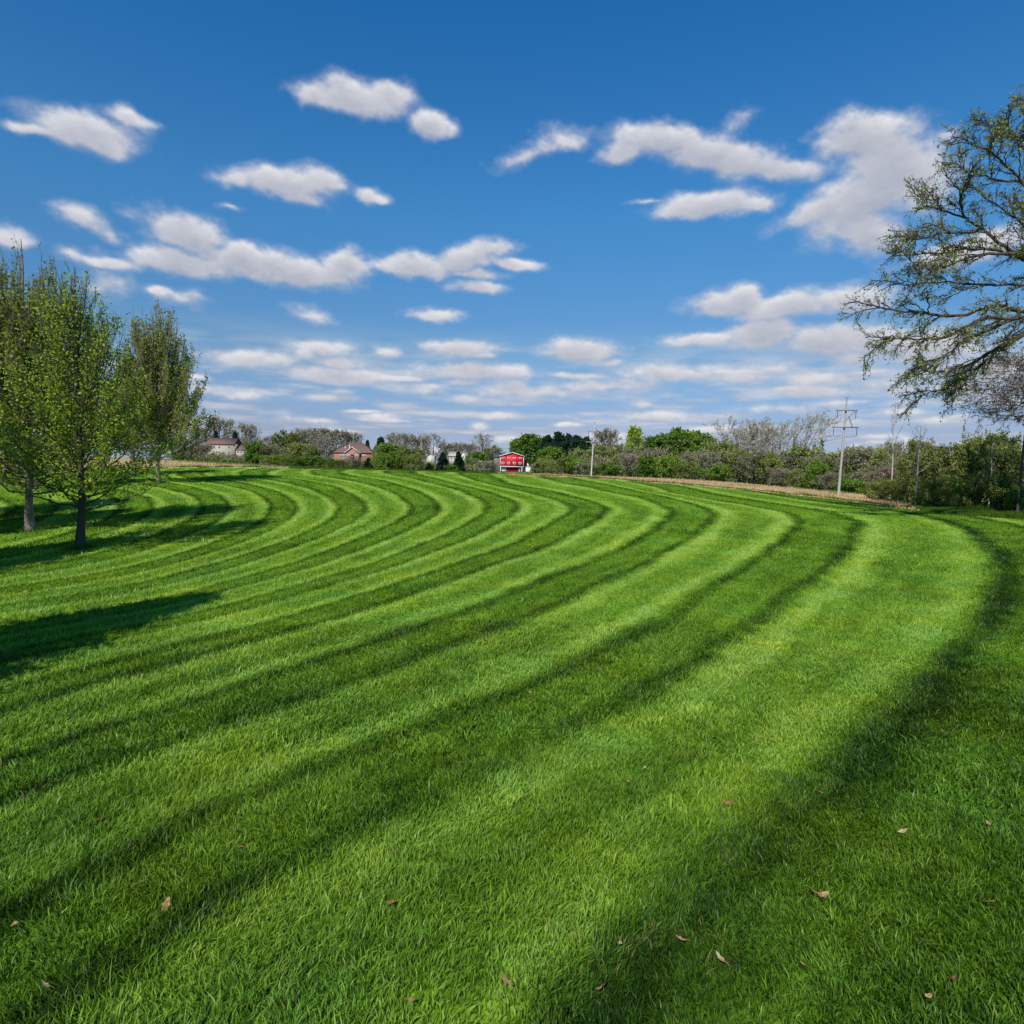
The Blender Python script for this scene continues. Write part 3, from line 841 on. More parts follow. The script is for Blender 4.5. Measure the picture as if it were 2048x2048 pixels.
proto('olive', 'tree', 'budding_tree', woodmat=BARK_GREY, leafmat=L_OLIVE, leaf=.27, H=8, R=3.8, clear=.25, nl=50, nt=8, ns=3, nleaf=4, env='round', rise=.42, r0=.12, trunks=3, up=.4, twig_r=.022, spread=.75, leafjit=.3)
proto('grey', 'tree', 'budding_tree', woodmat=BARK_GREY, leafmat=L_GREY, leaf=.17, H=8, R=3.8, clear=.25, nl=52, nt=8, ns=4, nleaf=4, env='round', rise=.5, r0=.10, trunks=4, up=.5, twig_r=.022, spread=.7, leafjit=.28, elong=2.6)
proto('conifer', 'tree', 'conifer_tree', woodmat=BARK_DARK, leafmat=L_CON, leaf=.36, H=9, R=3.6, clear=.2, nl=70, nt=7, ns=3, nleaf=5, env='cone', rise=.07, r0=.16, up=-.05, twig_r=.012, spread=.7, leafjit=.2, elong=2.2)
proto('pine', 'tree', 'pine_tree', woodmat=BARK_DARK, leafmat=L_CON, leaf=.34, H=9, R=3.4, clear=.6, nl=66, nt=8, ns=3, nleaf=5, env='egg', rise=.14, r0=.16, up=.1, twig_r=.012, spread=.8, leafjit=.25, elong=2)
proto('shrub', 'shrub', 'green_shrub', woodmat=BARK_GREY, leafmat=L_GREEN, leaf=.21, H=4, R=2.7, clear=.05, nl=46, nt=7, ns=3, nleaf=5, env='bush', rise=.45, r0=.04, trunks=5, up=.35, twig_r=.012, spread=.85, leafjit=.24)
proto('oshrub', 'shrub', 'budding_shrub', woodmat=BARK_GREY, leafmat=L_OLIVE, leaf=.18, H=4, R=2.7, clear=.05, nl=46, nt=7, ns=3, nleaf=4, env='bush', rise=.5, r0=.04, trunks=5, up=.4, twig_r=.014, spread=.8, leafjit=.24)
proto('brown', 'shrub', 'bare_shrub', woodmat=BARK_BROWN, finemat=L_RUST, leafmat=None, bare=True, leaf=.10, H=4, R=2.7, clear=.05, nl=50, nt=8, ns=4, nleaf=3, env='bush', rise=.55, r0=.035, trunks=6, up=.5, twig_r=.015, spread=.75, leafjit=.22, elong=3)
proto('blossom', 'shrub', 'flowering_shrub', woodmat=BARK_GREY, leafmat=L_BLOS, leaf=.16, H=4, R=2.7, clear=.05, nl=42, nt=7, ns=3, nleaf=4, env='bush', rise=.5, r0=.04, trunks=5, up=.4, twig_r=.012, spread=.8, leafjit=.24)
# finer versions for the near hedgerow at the right
proto('nolive', 'tree', 'budding_tree', woodmat=BARK_BROWN, leafmat=L_OLIVE, leaf=.125, H=6, R=2.6, clear=.15, nl=60, nt=10, ns=4, nleaf=5, env='round', rise=.45, r0=.07, trunks=3, up=.35, twig_r=.010, spread=.8, leafjit=.17)
proto('nshrub', 'shrub', 'budding_shrub', woodmat=BARK_BROWN, leafmat=L_OLIVE, leaf=.10, H=3.2, R=2.2, clear=.05, nl=46, nt=9, ns=4, nleaf=5, env='bush', rise=.5, r0=.03, trunks=6, up=.35, twig_r=.008, spread=.85, leafjit=.13)
proto('ngreen', 'shrub', 'green_shrub', woodmat=BARK_BROWN, leafmat=L_GREEN, leaf=.10, H=3.2, R=2.2, clear=.05, nl=46, nt=9, ns=4, nleaf=6, env='bush', rise=.5, r0=.03, trunks=6, up=.35, twig_r=.008, spread=.85, leafjit=.13)
proto('sapling', 'tree', 'bare_sapling', woodmat=BARK_PALE, finemat=L_BARE, leafmat=None, bare=True, leaf=.05, H=8, R=1.3, clear=2.4, nl=16, nt=5, ns=2, nleaf=1, env='oval', rise=.28, r0=.075, up=.8, twig_r=.010, spread=.35, leafjit=.04, elong=2, wob=.02)

WIDE = {'sapling': 1.0, 'conifer': 1.2, 'shrub': 1.15, 'oshrub': 1.15, 'brown': 1.15, 'blossom': 1.1, 'nolive': 1.15, 'nshrub': 1.15, 'ngreen': 1.15, 'lime': 1.15}
_seed = [100]
def plant(key, px, top, width, depth, label, group=None, variants=2):
    name, cat, kw, pool = PROTO[key]
    if len(pool) < variants:
        _seed[0] += 1
        k = dict(kw)
        root = make_tree(name, label, cat, k.pop('woodmat'), k.pop('leafmat'), k.pop('leaf'), k.pop('finemat', None), k.pop('elong', 1.5), group, seed=_seed[0], **k)
        pool.append((root, kw['H'], kw['R']))
        src = pool[-1]
    else:
        src = pool[(_seed[0] + int(px)) % variants]
        root = copy_tree(src[0])
        root['label'] = label
        if group: root['group'] = group
        elif 'group' in root.keys(): del root['group']
    P = at_depth(px, top, depth)
    z = tz(P[0], P[1])
    h = P[2] - z
    hw = width * WIDE.get(key, 1.3) / F * depth / 2
    sx = hw / src[2]; sz = h / src[1]
    root.location = (P[0], P[1], z)
    root.scale = (sx, sx, sz)
    root.rotation_euler = (0, 0, (px * 1.37 + top * .77) % 6.28)
    return root

HEDGE = [
 # behind the stone house at left
 ('bare', 436, 834, 62, 265, 'bare grey tree rising behind the left end of the stone house'),
 ('bare', 492, 847, 50, 262, 'bare grey tree just right of and behind the stone house'),
 ('conifer', 431, 862, 22, 255, 'small dark conifer above the middle of the stone house roof'),
 ('conifer', 471, 862, 24, 250, 'dark conifer above the gap between the stone house and its wing'),
 ('bare', 398, 852, 44, 265, 'brownish bare tree at the left corner of the stone house'),
 ('brown', 390, 888, 42, 165, 'brown bare shrub at the left foot of the stone house'),
 ('olive', 366, 872, 40, 165, 'olive budding tree between the upright maple and the stone house'),
 ('blossom', 432, 905, 26, 170, 'pale flowering shrub in front of the stone house'),
 ('brown', 456, 910, 20, 170, 'brown twiggy shrub in front of the stone house, right of the flowering one'),
 ('brown', 503, 876, 24, 250, 'brown bare shrub right behind the wing of the stone house'),
 ('green', 512, 884, 36, 140, 'fresh green rounded tree right of the stone house'),
 ('bare', 541, 872, 30, 180, 'thin bare tree right of the rounded green tree'),
 ('olive', 573, 862, 52, 170, 'yellow-green budding tree left of the wide bare wood'),
 ('grey', 548, 890, 44, 140, 'greyish budding tree right of the rounded green tree'),
 ('olive', 592, 884, 40, 130, 'olive budding tree with pale stems left of the brick house'),
 ('bare', 608, 857, 50, 258, 'first rounded bare tree at the left end of the wide bare wood'),
 ('bare', 640, 856, 52, 262, 'second rounded bare tree in the wide bare wood'),
 ('bare', 672, 859, 52, 260, 'third rounded bare tree, behind the brick house roof'),
 ('bare', 702, 864, 46, 264, 'last rounded bare tree at the right end of the wide bare wood'),
 ('oldbare', 652, 868, 56, 252, 'spreading bare oak with heavy limbs left of the brick house'),
 ('green', 620, 893, 30, 150, 'small bright green tree left of the brick house'),
 ('conifer', 735, 880, 20, 252, 'narrow dark conifer right behind the brick house'),
 ('conifer', 760, 873, 36, 250, 'broad dark conifer right of the brick house'),
 # hedge along the crest, left half
 ('shrub', 508, 908, 40, 112, 'green shrub at the hedge end beside the tan field'),
 ('oshrub', 534, 910, 40, 105, 'olive shrub second from the tan field'),
 ('shrub', 560, 912, 42, 98, 'green shrub third from the tan field'),
 ('oshrub', 586, 912, 38, 92, 'olive shrub fourth from the tan field'),
 ('shrub', 612, 914, 40, 90, 'green shrub in front of the small bright green tree'),
 ('oshrub', 636, 912, 34, 96, 'olive shrub left of the brick house wall'),
 ('shrub', 662, 917, 28, 92, 'green shrub at the left corner of the brick house'),
 ('brown', 686, 919, 26, 94, 'brown twiggy shrub below the left windows of the brick house'),
 ('brown', 711, 918, 24, 97, 'brown twiggy shrub below the gable of the brick house'),
 ('conifer', 736, 915, 20, 92, 'dark low conifer at the right corner of the brick house'),
 ('shrub', 760, 905, 32, 90, 'bright green shrub right of the brick house'),
 ('blossom', 764, 900, 30, 150, 'pinkish flowering shrub under the broad dark conifer'),
 ('shrub', 783, 906, 42, 92, 'green shrub second to the right of the brick house'),
 ('oshrub', 806, 910, 40, 94, 'olive shrub between the brick house and the garden shed'),
 ('oshrub', 827, 908, 30, 92, 'olive shrub just left of the garden shed'),
 ('conifer', 858, 926, 18, 92, 'small dark spruce in front of the garden shed'),
 ('conifer', 885, 903, 26, 96, 'dark spruce between the garden shed and the cream house'),
 ('conifer', 918, 903, 26, 94, 'dark spruce hiding the middle of the cream house'),
 ('shrub', 902, 930, 22, 90, 'green shrub between the two dark spruces'),
 ('shrub', 943, 918, 30, 108, 'green shrub right of the dark spruces'),
 ('green', 956, 905, 36, 120, 'yellow-green tree left of the red barn'),
 ('blossom', 968, 918, 42, 84, 'pale pink flowering shrub left of the red barn'),
 ('blossom', 984, 924, 24, 86, 'flowering shrub against the left side of the red barn'),
 # trees behind the middle
 ('bare', 790, 866, 36, 235, 'bare tree behind the leftmost far utility pole'),
 ('bare', 815, 867, 40, 230, 'reddish bare tree between the two leftmost far utility poles'),
 ('bare', 842, 872, 36, 232, 'bare tree behind the second far utility pole'),
 ('oldbare', 866, 866, 42, 240, 'old bare oak with open crown above the garden shed'),
 ('bare', 893, 886, 36, 260, 'low bare tree left above the cream house'),
 ('bare', 918, 885, 38, 262, 'low bare tree above the cream house'),
 ('bare', 940, 888, 34, 258, 'low bare tree right above the cream house'),
 ('oldbare', 966, 866, 46, 235, 'tall bare oak left above the red barn'),
 ('olive', 988, 892, 34, 250, 'olive tree behind the dark roofed wing of the barn'),
 ('green', 778, 888, 48, 150, 'fresh green tree below the leftmost far utility pole'),
 ('olive', 806, 893, 46, 150, 'olive tree below the reddish bare tree'),
 ('olive', 832, 896, 28, 155, 'olive budding tree behind the garden shed'),
 ('grey', 981, 905, 18, 240, 'greyish tree at the left corner of the barn wing'),
 # right of the barn
 ('green', 1062, 871, 58, 250, 'tall fresh green tree right behind the red barn'),
 ('green', 1038, 880, 34, 262, 'green tree directly behind the red barn roof'),
 ('pine', 1093, 871, 32, 240, 'first dark pine from the left in the pine row'),
 ('pine', 1116, 864, 34, 238, 'tallest dark pine in the pine row'),
 ('pine', 1136, 869, 32, 236, 'dark pine right of the tallest in the pine row'),
 ('pine', 1153, 871, 32, 234, 'dark pine left of the white middle pole'),
 ('pine', 1172, 875, 32, 232, 'last dark pine, beside the white middle pole'),
 ('conifer', 1076, 925, 16, 112, 'small spruce right of the red barn'),
 ('oshrub', 1096, 916, 40, 108, 'olive shrub right of the small spruce'),
 ('green', 1104, 896, 48, 150, 'green tree in front of the pine row'),
 ('oshrub', 1124, 912, 44, 104, 'olive shrub below the pine row'),
 ('shrub', 1150, 914, 42, 102, 'green shrub left of the white middle pole'),
 ('blossom', 1166, 922, 30, 100, 'whitish flowering shrub just left of the white middle pole'),
 ('bare', 1212, 858, 56, 190, 'pale bare tree right of the white middle pole'),
 ('olive', 1196, 888, 46, 120, 'olive tree right behind the white middle pole'),
 ('shrub', 1216, 928, 44, 98, 'fresh green shrub right of the white middle pole'),
 ('oshrub', 1190, 930, 26, 99, 'low olive shrub at the foot of the white middle pole'),
 ('olive', 1236, 890, 40, 118, 'olive tree left of the wind-blown lime tree'),
 ('lime', 1272, 855, 46, 150, 'wind-blown lime green tree with pointed top'),
 ('brown', 1262, 905, 50, 102, 'brown bare thicket below the wind-blown lime tree'),
 ('grey', 1290, 895, 44, 118, 'greyish budding tree right of the wind-blown lime tree'),
 ('green', 1322, 872, 60, 118, 'left one of three big leafy green trees'),
 ('green', 1362, 861, 64, 120, 'middle and tallest of three big leafy green trees'),
 ('green', 1400, 867, 56, 118, 'right one of three big leafy green trees'),
 ('shrub', 1302, 914, 46, 96, 'green shrub under the left big leafy tree'),
 ('shrub', 1336, 912, 50, 94, 'bright green shrub under the middle big leafy tree'),
 ('oshrub', 1372, 925, 42, 92, 'olive shrub under the right big leafy tree'),
 ('grey', 1400, 900, 50, 95, 'greyish budding shrub tree under the right big leafy tree'),
 ('olive', 1434, 878, 56, 105, 'olive tree left of the pale bare trees'),
 ('shrub', 1436, 930, 50, 89, 'green shrub below the olive tree left of the pale bare trees'),
 ('barepale', 1470, 832, 80, 108, 'left one of three pale bare trees'),
 ('barepale', 1514, 824, 78, 110, 'middle and tallest of three pale bare trees'),
 ('barepale', 1552, 830, 72, 108, 'right one of three pale bare trees'),
 ('blossom', 1464, 957, 16, 86, 'small white flowering shrub at the edge of the tan strip'),
 ('olive', 1470, 896, 56, 96, 'olive tree below the left pale bare tree'),
 ('grey', 1502, 905, 60, 90, 'grey twiggy tree below the middle pale bare tree'),
 ('oshrub', 1540, 905, 56, 87, 'olive shrub below the right pale bare tree'),
 ('brown', 1566, 935, 46, 82, 'brown bare shrub beside the pale green shrub'),
 ('oshrub', 1577, 938, 26, 80, 'pale green shrub at the edge of the tan strip'),
 ('olive', 1602, 896, 70, 90, 'olive tree left of the big utility pole'),
 ('shrub', 1630, 922, 46, 80, 'green shrub left of the big utility pole'),
 ('brown', 1645, 945, 40, 76, 'dark brown shrub at the foot of the green shrub by the big pole'),
 ('grey', 1668, 908, 52, 84, 'grey twiggy tree behind the big utility pole'),
 ('olive', 1712, 894, 62, 82, 'olive tree right of the big utility pole'),
 ('lime', 1742, 902, 40, 78, 'bright lime green tree right of the big utility pole'),
 ('brown', 1738, 935, 60, 70, 'brown bare thicket right of the big utility pole'),
 ('shrub', 1698, 958, 50, 70, 'low dark green shrub right of the foot of the big pole'),
 ('grey', 1768, 884, 60, 76, 'grey budding tree behind the first bare sapling'),
 ('brown', 1790, 930, 60, 62, 'brown thicket around the foot of the first bare sapling'),
]
for h in HEDGE: plant(*h)

NEAR = [
 ('nolive', 1815, 882, 70, 58, 'olive budding tree between the two slender bare saplings'),
 ('nolive', 1868, 892, 84, 50, 'olive budding tree right of the second bare sapling'),
 ('nolive', 1918, 871, 90, 47, 'taller olive tree in the near right hedgerow'),
 ('nolive', 1968, 866, 92, 45, 'olive tree around the pale trunk in the near right hedgerow'),
 ('nolive', 2016, 876, 92, 44, 'olive tree at the right end of the hedgerow under the oak'),
 ('nolive', 2066, 872, 100, 42, 'olive tree cut off by the right edge of the photo'),
 ('nshrub', 1770, 955, 70, 54, 'sprawling olive shrub at the end of the tan strip'),
 ('nshrub', 1822, 950, 76, 50, 'olive shrub at the foot of the second bare sapling'),
 ('nshrub', 1872, 945, 80, 46, 'olive shrub right of the second bare sapling'),
 ('ngreen', 1920, 955, 76, 43, 'green shrub below the taller olive tree'),
 ('nshrub', 1960, 945, 84, 42, 'olive shrub left of the pale trunk'),
 ('nshrub', 2005, 950, 84, 40, 'olive shrub right of the pale trunk'),
 ('ngreen', 2042, 965, 84, 38.5, 'dark green shrub at the right edge of the lawn'),
]
for h in NEAR: plant(*h)
plant('sapling', 1790, 792, 44, 56, 'first slender bare sapling right of the big utility pole', variants=4)
plant('sapling', 1842, 838, 50, 46, 'second slender bare sapling, shorter, in front of the hedgerow', variants=4)
plant('sapling', 1986, 872, 40, 40, 'pale trunked young tree in front of the right hedgerow', variants=4)
wt = make_tree('bare_tree', 'small twiggy bare tree with drooping spray of branches under the oak', 'tree', BARK_DARK, None, .05, finemat=BARK_BROWN, bare=True, elong=2,
    seed=71, H=9.6, R=3.9, clear=5.4, nl=80, nt=10, ns=6, nleaf=2, env='round', rise=.12, r0=.07, up=-.25, twig_r=.009, spread=.75, leafjit=.05)
p = at_depth(2044, 900, 36.5); wt.location = (p[0], p[1], tz(p[0], p[1]))

# tangled undergrowth filling the hedge line between the shrubs
def undergrowth():
    rg = np.random.default_rng(77)
    kpx = [340, 500, 560, 760, 985, 986, 1060, 1061, 1180, 1300, 1450, 1600, 1740, 1820, 1900, 2050, 2200]
    kd = [165, 150, 108, 100, 100, 100, 100, 122, 112, 106, 96, 86, 72, 58, 48, 44, 42]
    kh = [12, 10, 15, 13, 12, 0, 0, 16, 30, 44, 52, 56, 66, 84, 110, 130, 140]     # height in photo pixels
    tex = lambda a, b, c_: vnoise(a, b, c_, 81)
    for (nm, mat, n, sz, el_, seed, lab) in (('undergrowth', L_OLIVE, 46000, .24, 1.6, 1, 'tangle of olive undergrowth along the hedge line'), ('brushwood', L_BARE, 26000, .13, 4.5, 2, 'tangle of grey-brown brushwood along the hedge line')):
        px = rg.uniform(345, 2190, n)
        h = np.interp(px, kpx, kh)
        ok = h > 1; px, h = px[ok], h[ok]; n = len(px)
        d = np.interp(px, kpx, kd) * (1 + .07 * (rg.random(n)) + .03 * rg.random(n))
        s_ = (px - 1024) / F
        x = d * s_; y = d
        hh = h / F * d * (.45 + 1.0 * vnoise(px, px * 0, 26.0, 90 + seed)) 
        q = rg.random(n) ** .8
        z = terr(x, y) + hh * q * (.75 + .5 * vnoise(px, px * 0, 7.0, 95 + seed)) 
        P = np.stack([x, y, z], -1)
        t = np.clip(.40 + .5 * (vnoise(px, z * 0, 30.0, 99) - .5) + rg.normal(size=n) * .16, .02, 1)
        mb = MB(); leaf_quads(mb, P, sz * np.clip(d / 100, .45, 1.5) * rg.uniform(.6, 1.4, n), rg, t, el_, axis=np.array([.1, 0, 1.0]) if seed == 2 else None, spread=1.0)
        o = mb.build(nm, mat); tag(o, lab, nm, kind='stuff')
undergrowth()

# ------------------------------------------------------------------ buildings
def win_grid(parent, x, z, w, h, y, fm, gm, name='window', bars=(2, 1), fr=.07):
    m = MB()
    m.box((x - w/2, y - .08, z - h/2), (x - w/2 + fr, y + .04, z + h/2)); m.box((x + w/2 - fr, y - .08, z - h/2), (x + w/2, y + .04, z + h/2))
    m.box((x - w/2 + fr, y - .075, z + h/2 - fr), (x + w/2 - fr, y + .04, z + h/2)); m.box((x - w/2 + fr, y - .075, z - h/2), (x + w/2 - fr, y + .04, z - h/2 + fr))
    for i in range(1, bars[0]):
        cx = x - w/2 + w * i / bars[0]; m.box((cx - .03, y - .07, z - h/2 + fr), (cx + .03, y + .03, z + h/2 - fr))
    f = m.build(name, fm, parent)
    g = MB(); g.box((x - w/2 + fr, y - .03, z - h/2 + fr), (x + w/2 - fr, y + .02, z + h/2 - fr)); g.build('pane', gm, f)
    return f
def brick_mat(name, c1, c2, mortar, scale):
    m, nt, out = new_mat(name)
    b = nt.nodes.new('ShaderNodeTexBrick')
    b.inputs['Color1'].default_value = (*c1, 1); b.inputs['Color2'].default_value = (*c2, 1); b.inputs['Mortar'].default_value = (*mortar, 1)
    b.inputs['Scale'].default_value = scale
    tc = nt.nodes.new('ShaderNodeTexCoord'); mp = nt.nodes.new('ShaderNodeMapping'); mp.inputs['Rotation'].default_value = (RAD(90), 0, 0)
    nt.links.new(tc.outputs['Object'], mp.inputs['Vector']); nt.links.new(mp.outputs['Vector'], b.inputs['Vector'])
    d = nt.nodes.new('ShaderNodeBsdfDiffuse'); nt.links.new(b.outputs['Color'], d.inputs['Color']); nt.links.new(d.outputs[0], out.inputs['Surface'])
    return m
M_STONE = brick_mat('cream_stone', (.40, .35, .26), (.31, .27, .20), (.44, .40, .32), 1.6)
M_BRICK = brick_mat('red_brick', (.30, .12, .07), (.36, .16, .10), (.33, .24, .19), 3.0)
M_SHING = plain_mat('brown_shingle', (.17, .10, .08), .9, .25, 5)
M_SHINGG = plain_mat('grey_shingle', (.07, .072, .08), .9, .25, 5)
M_TAN = plain_mat('tan_shingle', (.40, .36, .30), .9, .2, 5)
M_WHITE = plain_mat('white_paint', (.78, .77, .74), .6, .06, 3)
M_CREAM = plain_mat('cream_siding', (.50, .46, .38), .7, .08, 3, scl=(.2, .2, 5))
M_RED = plain_mat('red_barn_paint', (.52, .012, .022), .6, .12, 4, scl=(4, 4, .3))
M_REDD = plain_mat('red_door_paint', (.42, .010, .018), .6, .12, 4)
M_GLASS = plain_mat('dark_glass', (.03, .035, .04), .12, .2, 1, spec=.6)
M_SHADE = plain_mat('shadow_grey_siding', (.16, .155, .15), .85, .15, 3, scl=(.2, .2, 5))  # barn wing siding, shadow painted in as a darker grey
M_CONC = plain_mat('pale_concrete', (.66, .61, .53), .9, .12, 2)
M_WOODP = plain_mat('weathered_pole', (.36, .335, .30), .85, .2, 4, scl=(1, 1, .1))
M_PALEP = plain_mat('pale_pole', (.52, .50, .46), .85, .12, 4, scl=(1, 1, .1))
M_STEEL = plain_mat('grey_steel', (.22, .22, .23), .5, .15, 4)
M_PORC = plain_mat('brown_porcelain', (.10, .06, .05), .3, .1, 4)
M_WIRE = plain_mat('dull_wire', (.10, .10, .11), .5, .1, 4)

def gable_roof(x0, x1, y0, y1, ze, zr, axis='x', over=.35, th=.14):
    """axis = ridge direction"""
    m = MB()
    if axis == 'x':
        ym = (y0 + y1) / 2; a0, a1 = x0 - over, x1 + over
        k = (zr - ze) / (ym - y0)
        for s in (-1, 1):
            yo = ym + s * ((ym - y0) + over); zo = ze - k * over
            v = [(a0, ym, zr), (a1, ym, zr), (a1, yo, zo), (a0, yo, zo)]
            v2 = [(p[0], p[1], p[2] + th) for p in v]
            m.add(v + v2, [(0,1,2,3),(4,7,6,5),(0,4,5,1),(1,5,6,2),(2,6,7,3),(3,7,4,0)])
    else:
        xm = (x0 + x1) / 2; b0, b1 = y0 - over, y1 + over
        k = (zr - ze) / (xm - x0)
        for s in (-1, 1):
            xo = xm + s * ((xm - x0) + over); zo = ze - k * over
            v = [(xm, b0, zr), (xm, b1, zr), (xo, b1, zo), (xo, b0, zo)]
            v2 = [(p[0], p[1], p[2] + th) for p in v]
            m.add(v + v2, [(0,1,2,3),(4,7,6,5),(0,4,5,1),(1,5,6,2),(2,6,7,3),(3,7,4,0)])
    return m
def site(name, px, row, depth, label, cat, rz=0):
    P = at_depth(px, row, depth)
    o = empty(name, (P[0], P[1], P[2]), rz)
    tag(o, label, cat)
    return o

# stone house, far left
k = 235 / F
h = site('stone_house', 441, 924, 235, 'two-storey cream stone house with brown roof and lower wing beside the tan field', 'house')
m = MB(); m.box((-27*k, 0, -1.5), (27*k, 7, 36*k)); m.box((-27*k, .01, 36*k), (27*k, 6.99, 36*k + .01)); m.build('wall', M_STONE, h)
m = MB(); m.prism([(0, 0)] * 0 + [(-27*k, 36*k), (27*k, 36*k), (27*k, 36.1*k), (-27*k, 36.1*k)], 0.2, 6.8); 
m = gable_roof(-27*k, 27*k, 0, 7, 36*k, 48*k, 'x'); 
for sx in (-27*k + .05, 27*k - .05): m.poly([(sx, 0, 36*k), (sx, 7, 36*k), (sx, 3.5, 48*k)])
rf = m.build('roof', M_SHING, h)
for x in (-13, -2, 17.5): win_grid(h, x*k, 30*k, 4.5*k, 4.5*k, 0, M_WHITE, M_GLASS)
for x in (-13, -7.5, -2, 17): win_grid(h, x*k, 20*k, 4*k, 6*k, 0, M_WHITE, M_GLASS)
m = MB(); m.box((-15*k, -.05, 2*k), (-6*k, .02, 14*k)); m.build('door', M_WHITE, h)
m = MB(); m.box((27.05*k, 1.0, -1.5), (46*k, 7, 25*k)); m.build('wing_wall', M_STONE, h)
m = gable_roof(27.4*k, 46*k, 1, 7, 25*k, 36*k, 'x', over=.25); m.build('wing_roof', M_SHING, h)
for x in (33, 39): win_grid(h, x*k, 21*k, 4*k, 4*k, 1.0, M_WHITE, M_GLASS)
for x in (32, 37.5): win_grid(h, x*k, 8*k, 4.2*k, 5*k, 1.0, M_WHITE, M_GLASS)

# brick house
k = 235 / F
h = site('brick_house', 706, 926, 235, 'single-storey brick house with brown hipped roof and front gable', 'house')
m = MB(); m.box((-38*k, 0, -1.5), (38*k, 9, 20.5*k)); m.build('wall', M_BRICK, h)
m = MB()
e = 20.4*k; r = 41*k; o_ = .5
v = [(-38*k-o_, -o_, e), (38*k+o_, -o_, e), (38*k+o_, 9+o_, e), (-38*k-o_, 9+o_, e), (-9*k, 4.5, r), (13*k, 4.5, r)]
m.add(v, [(0,1,5,4),(2,3,4,5)]); m.add(v, [(1,2,5),(3,0,4)]); m.add(v, [(3,2,1,0)])
rf = m.build('roof', M_SHING, h)
for x, z in ((-18, 30), (-9, 33)):
    mm = MB(); mm.tube([(x*k, 1.8, z*k - .7), (x*k, 1.8, z*k + .6)], .16, 8); mm.build('vent', M_WHITE, rf)
m = MB(); m.prism([(-14*k, -1.2), (14*k, -1.2), (14*k, 20*k), (0, 31*k), (-14*k, 20*k)], -1.0, 0.0 - .01); m.build('gable_wall', M_BRICK, h)
m = gable_roof(-14*k, 14*k, -1.0, 3.4, 20.3*k, 31.3*k, 'y', over=.4, th=.16); g = m.build('gable_roof', M_SHING, h)
m = MB()
for s in (-1, 1):
    v = [(0, -1.45, 31.2*k), (0, -1.45, 32.4*k), (s*16.4*k, -1.45, 19.6*k), (s*16.4*k, -1.45, 18.4*k)]
    v2 = [(a, b + .04, c) for a, b, c in v]
    m.add(v + v2, [(0,1,2,3),(4,7,6,5),(0,4,5,1),(1,5,6,2),(2,6,7,3),(3,7,4,0)])
m.build('trim', M_WHITE, g)
for x in (-25, -21.5, -18): win_grid(h, x*k, 14.5*k, 3*k, 5.5*k, 0, M_WHITE, M_GLASS)
for x in (-10.5, -6.5, 6.5, 10.5): win_grid(h, x*k, 14.5*k, 3.2*k, 6*k, -1.0, M_WHITE, M_GLASS)
m = MB(); m.box((-3.5*k, -1.06, 2*k), (3.5*k, -.98, 17*k)); m.build('door', M_GLASS, h)
for x in (17.5, 21, 24.5): win_grid(h, x*k, 14.5*k, 3*k, 5.5*k, 0, M_WHITE, M_GLASS)

# garden shed with curved roof
k = 215 / F
h = site('garden_shed', 861, 926, 215, 'small cream shed with rounded roof half hidden by the spruce', 'shed')
m = MB(); m.prism([(-8*k, -1), (8*k, -1), (8*k, 11*k), (5.5*k, 15*k), (0, 18*k), (-5.5*k, 15*k), (-8*k, 11*k)], 0, 3.5); m.build('wall', M_CREAM, h)
m = MB()
pr = [(-9.3*k, 10*k), (-6*k, 16*k), (0, 19.2*k), (6*k, 16*k), (9.3*k, 10*k)]; pi_ = [(-8.6*k, 10*k), (-5.6*k, 15.4*k), (0, 18.3*k), (5.6*k, 15.4*k), (8.6*k, 10*k)]
for a in range(4):
    q = [pr[a], pr[a+1], pi_[a+1], pi_[a]]
    v = [(x, -.3, z) for x, z in q] + [(x, 3.8, z) for x, z in q]
    m.add(v, [(0,1,2,3),(7,6,5,4),(0,4,5,1),(1,5,6,2),(2,6,7,3),(3,7,4,0)])
m.build('roof', M_TAN, h)
m = MB(); m.box((-3*k, -.05, 0), (3*k, .02, 9*k)); m.build('door', M_CREAM, h)

# cream house behind the spruces
k = 240 / F
h = site('cream_house', 916, 924, 240, 'cream house with pale tan roof behind the two dark spruces', 'house')
m = MB(); m.box((-18*k, 0, -1), (17*k, 7, 12*k)); m.build('wall', M_CREAM, h)
m = gable_roof(-18*k, 17*k, 0, 7, 12*k, 21*k, 'x'); m.build('roof', M_TAN, h)
m = MB(); m.prism([(4*k, -1), (17*k, -1), (17*k, 13*k), (10.5*k, 20*k), (4*k, 13*k)], -1.2, -.01); m.build('gable_wall', M_CREAM, h)
m = gable_roof(4*k, 17*k, -1.2, 2.5, 13*k, 20.2*k, 'y', over=.3); m.build('gable_roof', M_TAN, h)
win_grid(h, 10.5*k, 10*k, 4*k, 4*k, -1.2, M_WHITE, M_GLASS)
for x in (-13, -7): win_grid(h, x*k, 8*k, 3.5*k, 4.5*k, 0, M_WHITE, M_GLASS)

